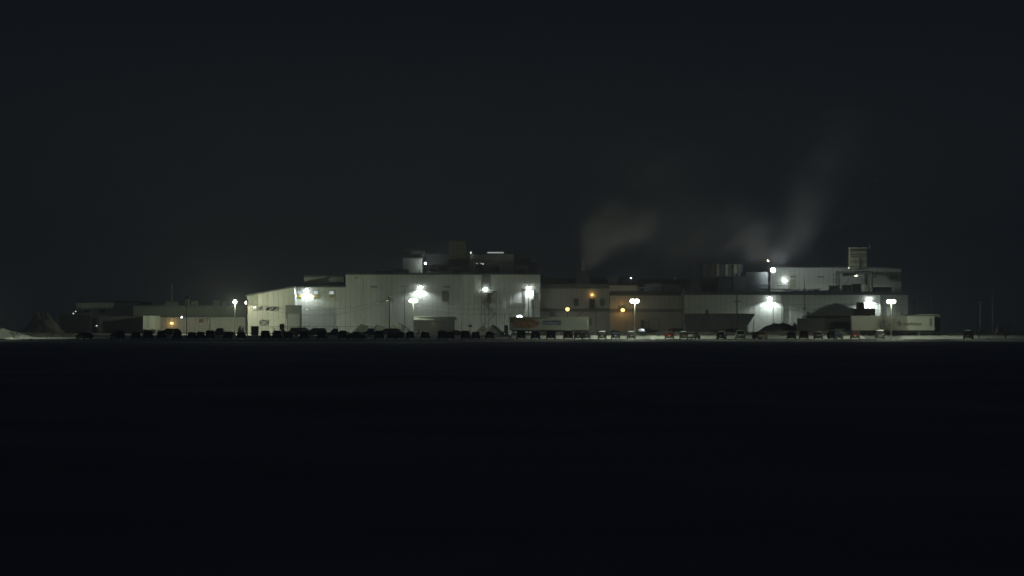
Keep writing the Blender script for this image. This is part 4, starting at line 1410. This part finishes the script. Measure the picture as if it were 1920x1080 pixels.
PAINTS = {'black': paint('black', (0.012, 0.012, 0.013)), 'dark blue': paint('dark blue', (0.012, 0.016, 0.03)),
          'dark grey': paint('dark grey', (0.03, 0.032, 0.033)), 'silver': paint('silver', (0.22, 0.23, 0.23), 0.35),
          'dark red': paint('dark red', (0.07, 0.012, 0.010)), 'white': paint('white', (0.6, 0.6, 0.57), 0.35),
          'dark green': paint('dark green', (0.015, 0.025, 0.016)), 'tan': paint('tan', (0.30, 0.25, 0.19), 0.4)}

SPEC = {  # length, width, height, stations (y/L, deck z), cabin belt rear/front, roof rear/front
    'sedan': (4.6, 1.78, 1.45, ((-.5, .62), (-.485, .92), (-.30, .98), (.18, .95), (.40, .84), (.49, .70), (.5, .45)), (-.36, .24), (-.20, .05)),
    'hatchback': (4.0, 1.72, 1.50, ((-.5, .60), (-.49, .92), (-.30, .95), (.22, .95), (.42, .84), (.49, .68), (.5, .45)), (-.485, .28), (-.38, .08)),
    'suv': (4.6, 1.86, 1.74, ((-.5, .68), (-.49, 1.02), (-.30, 1.06), (.22, 1.05), (.42, .98), (.49, .84), (.5, .5)), (-.485, .26), (-.42, .10)),
    'minivan': (4.9, 1.94, 1.78, ((-.5, .66), (-.49, 1.00), (-.30, 1.02), (.28, 1.0), (.44, .86), (.49, .70), (.5, .45)), (-.488, .36), (-.44, .14)),
    'pickup': (5.5, 1.96, 1.86, ((-.5, .70), (-.497, 1.06), (-.12, 1.08), (.22, 1.08), (.43, 1.02), (.49, .86), (.5, .5)), (-.10, .24), (-.06, .12)),
}
CARM = {}


def car_meshes(kind):
    if kind in CARM:
        return CARM[kind]
    L, Wd, H, st, belt, roof = SPEC[kind]
    hw = Wd / 2
    parts = []
    rings = []
    for (f, zt) in st:
        w = hw * (0.93 if abs(f) > 0.47 else 1.0)
        zb = 0.30 if abs(f) > 0.47 else 0.20
        y = f * L
        rings.append([(-w * 0.93, y, zb), (-w, y, zb + 0.14), (-w, y, min(0.72, zt - 0.08)), (-w * 0.95, y, zt - 0.03), (-w * 0.86, y, zt),
                      (w * 0.86, y, zt), (w * 0.95, y, zt - 0.03), (w, y, min(0.72, zt - 0.08)), (w, y, zb + 0.14), (w * 0.93, y, zb)])
    body = MB().loft(rings)
    parts.append(('body', body.mesh('body', PAINTS['black'], smooth=True), 'P', None))
    zb = {f: z for f, z in st}
    zbelt = st[2][1] - 0.005
    wb, wt = hw * 0.93, hw * 0.80
    yb0, yb1, yr0, yr1 = belt[0] * L, belt[1] * L, roof[0] * L, roof[1] * L
    zr = H
    rr = []
    for u, sh in ((0, 0), (0.45, 0), (0.82, 0.02), (0.93, 0.07), (0.985, 0.17), (1.0, 0.32)):
        y0 = yb0 + (yr0 - yb0) * u + sh
        y1 = yb1 + (yr1 - yb1) * u - sh
        w = wb + (wt - wb) * u - sh
        z = zbelt + (zr - zbelt) * u
        c = 0.14
        rr.append([(-w, y0 + c, z), (-w + c * .3, y0 + c * .3, z), (-w + c, y0, z), (w - c, y0, z), (w - c * .3, y0 + c * .3, z), (w, y0 + c, z),
                   (w, y1 - c, z), (w - c * .3, y1 - c * .3, z), (w - c, y1, z), (-w + c, y1, z), (-w + c * .3, y1 - c * .3, z), (-w, y1 - c, z)])
    parts.append(('cabin', MB().loft(rr).mesh('cabin', PAINTS['black'], smooth=True), 'P', None))
    wb2, wt2 = wb, wb + (wt - wb) * 0.85
    zt2 = zbelt + (zr - zbelt) * 0.85
    yr0b, yr1b = yb0 + (yr0 - yb0) * .85, yb1 + (yr1 - yb1) * .85

    def quad(name, pts, nrm):
        c = sum((Vector(p) for p in pts), Vector()) / 4
        q = [c + (Vector(p) - c) * 0.86 for p in pts]
        nv = Vector(nrm) * 0.022
        m = MB().loft([[p - nv * 0.4 for p in q], [p + nv for p in q]])
        parts.append((name, m.mesh(name, GLASS), None, None))
    quad('rear_window', [(-wb2, yb0, zbelt), (wb2, yb0, zbelt), (wt2, yr0b, zt2), (-wt2, yr0b, zt2)], (0, -1, 0.3))
    quad('windshield', [(-wb2, yb1, zbelt), (wb2, yb1, zbelt), (wt2, yr1b, zt2), (-wt2, yr1b, zt2)], (0, 1, 0.6))
    for s in (-1, 1):
        ym = (yb0 + yb1) / 2
        quad('side_window', [(s * wb2, yb0, zbelt), (s * wb2, ym, zbelt), (s * wt2, (yr0b + yr1b) / 2, zt2), (s * wt2, yr0b, zt2)], (s, 0, 0.3))
        quad('side_window', [(s * wb2, ym, zbelt), (s * wb2, yb1, zbelt), (s * wt2, yr1b, zt2), (s * wt2, (yr0b + yr1b) / 2, zt2)], (s, 0, 0.3))
    zl = st[1][1]
    for s in (-1, 1):
        parts.append(('tail_light', MB().box(s * hw * 0.80 - 0.11, s * hw * 0.80 + 0.11, -L / 2 - 0.015, -L / 2 + 0.1, zl - 0.30, zl - 0.08).mesh('tail_light', TAIL), None, None))
        parts.append(('headlight', MB().box(s * hw * 0.74 - 0.16, s * hw * 0.74 + 0.16, L / 2 - 0.12, L / 2 + 0.01, 0.56, 0.70).mesh('headlight', HEADL), None, None))
        parts.append(('mirror', MB().box(s * (hw + 0.02), s * (hw + 0.20), yb1 - 0.55, yb1 - 0.42, zbelt + 0.02, zbelt + 0.17).mesh('mirror', PAINTS['black']), 'P', None))
    parts.append(('rear_bumper', MB().box(-hw * 0.9, hw * 0.9, -L / 2 - 0.10, -L / 2 - 0.002, 0.34, 0.54).mesh('rear_bumper', DARKM), None, None))
    parts.append(('front_bumper', MB().box(-hw * 0.9, hw * 0.9, L / 2 + 0.002, L / 2 + 0.08, 0.30, 0.50).mesh('front_bumper', DARKM), None, None))
    parts.append(('licence_plate', MB().box(-0.16, 0.16, -L / 2 - 0.03, -L / 2 - 0.002, 0.60, 0.74).mesh('licence_plate', PLATE), None, None))
    if kind == 'pickup':
        parts.append(('cargo_bed', MB().box(-hw * 0.80, hw * 0.80, -L / 2 + 0.12, yb0 - 0.1, 1.083, 1.095).mesh('cargo_bed', DARKM), None, None))
    wh = MB().tube((-0.11, 0, 0), (0.11, 0, 0), 0.33 if kind in ('sedan', 'hatchback') else 0.37, n=18).mesh('wheel', RUBBER)
    rim = MB().tube((-0.125, 0, 0), (0.125, 0, 0), 0.19, n=10).mesh('rim', CHROME)
    zr_ = 0.33 if kind in ('sedan', 'hatchback') else 0.37
    for s in (-1, 1):
        for f in (-0.30, 0.31):
            parts.append(('wheel', wh, None, (s * (hw - 0.10), f * L, zr_)))
    snow = MB().loft([[(-wt * 0.95, yr0 + 0.1, H + 0.003), (wt * 0.95, yr0 + 0.1, H + 0.003), (wt * 0.95, yr1 - 0.05, H + 0.003), (-wt * 0.95, yr1 - 0.05, H + 0.003)],
                      [(-wt * 0.85, yr0 + 0.2, H + 0.09), (wt * 0.85, yr0 + 0.2, H + 0.10), (wt * 0.85, yr1 - 0.2, H + 0.08), (-wt * 0.85, yr1 - 0.2, H + 0.09)]]).mesh('snow', SNOW)
    CARM[kind] = (parts, rim, snow)
    return CARM[kind]


NAMES = {'sedan': 'sedan', 'hatchback': 'hatchback', 'suv': 'suv', 'minivan': 'minivan', 'pickup': 'pickup_truck'}


def car(px, Y, kind, colour, where, rot=0.0, snow=False, group='cars in the front row', scale=1.0, flip=False):
    parts, rim, sn = car_meshes(kind)
    kn = {'suv': 'sport utility car', 'pickup': 'pickup truck'}.get(kind, kind)
    t = thing(NAMES[kind], '%s %s %s' % (colour, kn, where), 'pickup truck' if kind == 'pickup' else 'car',
              (wx(px, Y), Y, ground(Y) + 0.01), group, math.radians(rot + (180 if flip else 0)))
    t.scale = (scale, scale, scale)
    for nm, me, flag, loc in parts:
        o = link(nm, me, t, loc)
        if flag == 'P':
            o.material_slots[0].link = 'OBJECT'
            o.material_slots[0].material = PAINTS[colour]
        if nm == 'wheel':
            link('rim', rim, o)
    if snow:
        link('snow', sn, t)
    return t


FR = [
    (158, 'sedan', 'black', 'parked alone leftmost in the front row', 35, False),
    (220, 'suv', 'black', 'parked below the right part of the long dark container', 25, False),
    (254, 'sedan', 'black', 'parked below the left edge of the pale trailer doors', 12, False),
    (277, 'minivan', 'black', 'parked right in front of the pale trailer doors', 10, False),
    (303, 'suv', 'black', 'parked just left below the low orange dock lamp', 8, False),
    (332, 'suv', 'black', 'parked between the low orange dock lamp and the unlit pole', 8, False),
    (360, 'sedan', 'dark blue', 'parked at the foot of the unlit dark lamp pole', 6, False),
    (376, 'hatchback', 'black', 'parked directly below the red letters', 6, False),
    (394, 'minivan', 'dark blue', 'parked just right below the red letters', 5, False),
    (427, 'sedan', 'black', 'parked left below the single head lamp post', 6, False),
    (453, 'sedan', 'black', 'parked below the two bright snow heaps', 5, False),
    (498, 'suv', 'dark blue', 'parked below the crossed sign', 3, False),
    (520, 'suv', 'black', 'parked in front of the little loader', 3, False),
    (541, 'hatchback', 'black', 'parked below the grey porch', 4, False),
    (571, 'suv', 'black', 'parked below the first small yellow window', 3, False),
    (604, 'suv', 'black', 'parked below the gap between second and third small windows', 2, False),
    (643, 'suv', 'dark grey', 'parked below the left edge of the main hall', 2, False),
    (711, 'suv', 'dark grey', 'parked left of the foot of the cabled pole', 2, False),
    (734, 'hatchback', 'black', 'parked at the foot of the cabled pole', 2, False),
    (750, 'sedan', 'black', 'parked below the tall unlit T head pole', 2, False),
    (769, 'hatchback', 'black', 'parked at the foot of the twin lamp beside the hut', 1, False),
    (797, 'sedan', 'black', 'parked below the left end of the hut', 1, False),
    (829, 'suv', 'dark grey', 'parked below the middle of the hut', 1, False),
    (844, 'hatchback', 'dark grey', 'parked below the right end of the hut', 1, False),
    (873, 'suv', 'dark red', 'parked left below the pale green sign', 0, False),
    (892, 'hatchback', 'dark grey', 'parked right below the pale green sign', 0, False),
    (918, 'hatchback', 'black', 'parked below the foot of the outside stair', 0, False),
    (977, 'suv', 'black', 'parked below the left part of the meat picture', 0, False),
    (1004, 'suv', 'dark green', 'parked below the right part of the meat picture', 0, False),
    (1033, 'suv', 'black', 'parked right below the blue sign on the trailer', -1, False),
    (1065, 'minivan', 'black', 'parked below the orange globe lamp', -1, False),
    (1084, 'hatchback', 'dark green', 'parked below the plain right part of the painted trailer', -1, False),
    (1099, 'hatchback', 'dark blue', 'parked below the right end of the painted trailer', -1, False),
    (1129, 'hatchback', 'black', 'parked first right of the painted trailer', -2, False),
    (1154, 'sedan', 'dark blue', 'parked second right of the painted trailer', -2, False),
    (1184, 'hatchback', 'black', 'parked under the link hall twin lamp', -2, True),  # its snow cap stands for the bright reflection on the roof
    (1255, 'suv', 'dark red', 'parked left of the dark loading dock', -3, False),
    (1282, 'hatchback', 'dark grey', 'parked below the left corner of the loading dock', -3, False),
    (1300, 'sedan', 'silver', 'parked beside the left corner of the loading dock', -20, False),
    (1353, 'hatchback', 'dark grey', 'parked below the middle of the loading dock', -10, False),
    (1388, 'minivan', 'white', 'parked at the foot of the tall crossarm pole', -3, False),
    (1425, 'hatchback', 'tan', 'parked right of the white minivan', -30, False),
    (1484, 'sedan', 'dark grey', 'parked left below the slim dark mast', -5, False),
    (1507, 'suv', 'dark red', 'parked below the slim dark mast', -5, False),
    (1534, 'sedan', 'silver', 'parked below the left part of the black container', -5, False),
    (1566, 'suv', 'dark blue', 'parked askew below the black container', -28, False),
    (1603, 'suv', 'dark red', 'parked below the left end of the white trailer', -6, False),
    (1650, 'suv', 'dark grey', 'with snowy roof below the thin bare tree', -6, True),
    (1816, 'suv', 'dark grey', 'parked alone at the far right', -12, False),
]
for px, kind, colour, where, rot, sn in FR:
    Yc = 602.5
    L = SPEC[kind][0]
    car(px, Yc, kind, colour, where, rot, sn or px in (254, 332, 427, 541, 604, 750, 769, 844, 918, 1004, 1065, 1129, 1282, 1353, 1534, 1816))  # listed cars get added snow caps that stand for roof glints

BR = [
    (566, 'minivan', 'black', 'behind the row below the three small windows', 655, -70),
    (592, 'suv', 'dark grey', 'half hidden behind the row right of the porch', 650, 70),
    (549, 'suv', 'dark green', 'half hidden behind the row at the porch', 652, 10),
    (632, 'pickup', 'dark blue', 'broadside behind the row near the main hall edge', 628.5, 80),
    (665, 'sedan', 'dark grey', 'snowy and broadside behind the gap in the row', 604, 88),
    (698, 'pickup', 'black', 'broadside behind the row left of the cabled pole', 634, 84),
    (730, 'minivan', 'dark green', 'behind the row at the foot of the cabled pole', 641, 80),
    (851, 'sedan', 'dark grey', 'broadside behind the row right of the hut', 636, 88),
    (1150, 'sedan', 'silver', 'snowy and behind the row first right of the painted trailer', 634, 85),
    (1208, 'suv', 'dark green', 'behind the bank at the metal cabinet', 646, 20),
    (1226, 'sedan', 'dark grey', 'behind the bank at the door frame of the link hall', 640, 85),
    (1262, 'minivan', 'dark blue', 'broadside behind the bank left of the loading dock', 638, 86),
    (1345, 'sedan', 'black', 'behind the bank below the dock chimney', 640, 84),
    (1368, 'suv', 'black', 'behind the bank left of the white minivan', 640, 84),
    (415, 'pickup', 'dark grey', 'broadside behind the row right of the red letters', 640, 82),
    (318, 'suv', 'black', 'behind the row under the low orange dock lamp', 640, 60),
]
for px, kind, colour, where, Yc, rot in BR:
    car(px, Yc, kind, colour, 'standing ' + where, rot, kind in ('sedan',) and px < 700, group='cars behind the front row')

# ------------------------------------------------------------------ haze and steam
HAZE_DENSITY = 0.00075
hz = bpy.data.materials.new('night haze')
hz.use_nodes = True
n = hz.node_tree.nodes
n.clear()
o = n.new('ShaderNodeOutputMaterial')
pv = n.new('ShaderNodeVolumePrincipled')
pv.inputs['Color'].default_value = (0.92, 0.96, 1.0, 1)
pv.inputs['Density'].default_value = HAZE_DENSITY
pv.inputs['Anisotropy'].default_value = 0.25
hz.node_tree.links.new(pv.outputs[0], o.inputs['Volume'])
hb = MB().box(-430, 430, -50, 1910, -2.0, 62.0).build('haze', hz)
hb['kind'] = 'stuff'
hz.cycles.volume_sampling = 'EQUIANGULAR'


def steam(name, blobs, dens, col=(0.9, 0.88, 0.84), scale=0.18, seed=0, thr=(0.38, 0.75)):
    """blobs: (px, py, Y, rx, ry, rz) along the plume; a closed tube hull holds them."""
    m = bpy.data.materials.new(name + ' vapour')
    m.use_nodes = True
    n = m.node_tree.nodes
    L = m.node_tree.links
    n.clear()
    o = n.new('ShaderNodeOutputMaterial')
    pv = n.new('ShaderNodeVolumePrincipled')
    pv.inputs['Color'].default_value = (*col, 1)
    tc = n.new('ShaderNodeTexCoord')
    nz = n.new('ShaderNodeTexNoise')
    nz.inputs['Scale'].default_value = scale
    nz.inputs['Detail'].default_value = 4
    nz.inputs['Roughness'].default_value = 0.55
    nz.inputs['Distortion'].default_value = 0.6
    off = n.new('ShaderNodeVectorMath')
    off.operation = 'ADD'
    off.inputs[1].default_value = (seed * 37.1, seed * 11.3, seed * 5.7)
    L.new(tc.outputs['Object'], off.inputs[0])
    L.new(off.outputs[0], nz.inputs['Vector'])
    mr = n.new('ShaderNodeMapRange')
    mr.inputs['From Min'].default_value = thr[0]
    mr.inputs['From Max'].default_value = thr[1]
    L.new(nz.outputs['Fac'], mr.inputs['Value'])
    acc = None
    pts = []
    for (px, py, Y, rx, ry, rz, w) in blobs:
        c = Vector((wx(px, Y), Y, wz(py, Y)))
        pts.append((c, rx, ry, rz))
        s1 = n.new('ShaderNodeVectorMath')
        s1.operation = 'SUBTRACT'
        s1.inputs[1].default_value = c
        L.new(tc.outputs['Object'], s1.inputs[0])
        s2 = n.new('ShaderNodeVectorMath')
        s2.operation = 'DIVIDE'
        s2.inputs[1].default_value = (rx, ry, rz)
        L.new(s1.outputs[0], s2.inputs[0])
        s3 = n.new('ShaderNodeVectorMath')
        s3.operation = 'LENGTH'
        L.new(s2.outputs[0], s3.inputs[0])
        s4 = n.new('ShaderNodeMapRange')
        s4.interpolation_type = 'SMOOTHERSTEP'
        s4.inputs['From Min'].default_value = 0.0
        s4.inputs['From Max'].default_value = 1.0
        s4.inputs['To Min'].default_value = w
        s4.inputs['To Max'].default_value = 0.0
        L.new(s3.outputs['Value'], s4.inputs['Value'])
        if acc is None:
            acc = s4.outputs[0]
        else:
            ad = n.new('ShaderNodeMath')
            ad.operation = 'ADD'
            L.new(acc, ad.inputs[0])
            L.new(s4.outputs[0], ad.inputs[1])
            acc = ad.outputs[0]
    mu = n.new('ShaderNodeMath')
    mu.operation = 'MULTIPLY'
    L.new(acc, mu.inputs[0])
    L.new(mr.outputs[0], mu.inputs[1])
    mu2 = n.new('ShaderNodeMath')
    mu2.operation = 'MULTIPLY'
    L.new(mu.outputs[0], mu2.inputs[0])
    mu2.inputs[1].default_value = dens
    L.new(mu2.outputs[0], pv.inputs['Density'])
    L.new(pv.outputs[0], o.inputs['Volume'])
    # hull: bounding box of all blobs (closed), density falls to nothing well inside it
    lo = Vector((min(c.x - rx for c, rx, ry, rz in pts), min(c.y - ry for c, rx, ry, rz in pts), min(c.z - rz for c, rx, ry, rz in pts)))
    hi = Vector((max(c.x + rx for c, rx, ry, rz in pts), max(c.y + ry for c, rx, ry, rz in pts), max(c.z + rz for c, rx, ry, rz in pts)))
    ob = MB().box(lo.x, hi.x, lo.y, hi.y, lo.z, min(hi.z, 61.0)).build(name, m)
    ob['kind'] = 'stuff'
    m.cycles.volume_step_rate = 1.0
    return ob


steam('steam_cloud', [
    (1108, 488, 704, 3.5, 4, 3, 0.7), (1120, 465, 704, 6, 5, 5, 0.9), (1128, 435, 705, 8, 6, 7, 1.3), (1165, 432, 706, 9, 6, 7, 1.1),
    (1200, 422, 707, 9, 6, 6, 0.9), (1150, 398, 707, 6, 5, 5, 0.8)], 0.38, (0.985, 0.955, 0.91), seed=1, thr=(0.28, 0.75))
steam('steam_veil', [
    (1190, 395, 731, 22, 4.5, 14, 0.6), (1240, 330, 731, 22, 4.5, 16, 0.5), (1200, 290, 731, 20, 4.5, 12, 0.35), (1300, 420, 731, 24, 4.5, 15, 0.6),
    (1250, 475, 731, 24, 4.5, 9, 0.7), (1370, 440, 731, 18, 4.5, 11, 0.7), (1420, 470, 731, 8, 4.5, 5, 0.6)], 0.20, (0.985, 0.975, 0.95), seed=2, scale=0.055, thr=(0.22, 0.85))
steam('steam_column', [
    (1462, 478, 720, 5, 5, 4, 0.30), (1490, 440, 720, 8, 5, 8, 0.45), (1510, 395, 720, 10, 5, 9, 0.65), (1528, 345, 720, 12, 5, 10, 0.8),
    (1558, 290, 720, 13, 5, 10, 0.8), (1585, 240, 720, 12, 5, 9, 0.6)], 0.10, (0.985, 0.98, 0.965), seed=3, scale=0.08, thr=(0.25, 0.8))
steam('steam_wisp', [
    (820, 490, 716, 5, 2, 2.5, 0.8), (808, 478, 716, 5, 2, 3.5, 0.9), (835, 468, 716, 5, 2, 4, 0.7)], 0.16, (0.98, 0.98, 0.98), seed=4, scale=0.3, thr=(0.3, 0.75))
print('objects', len(bpy.data.objects))
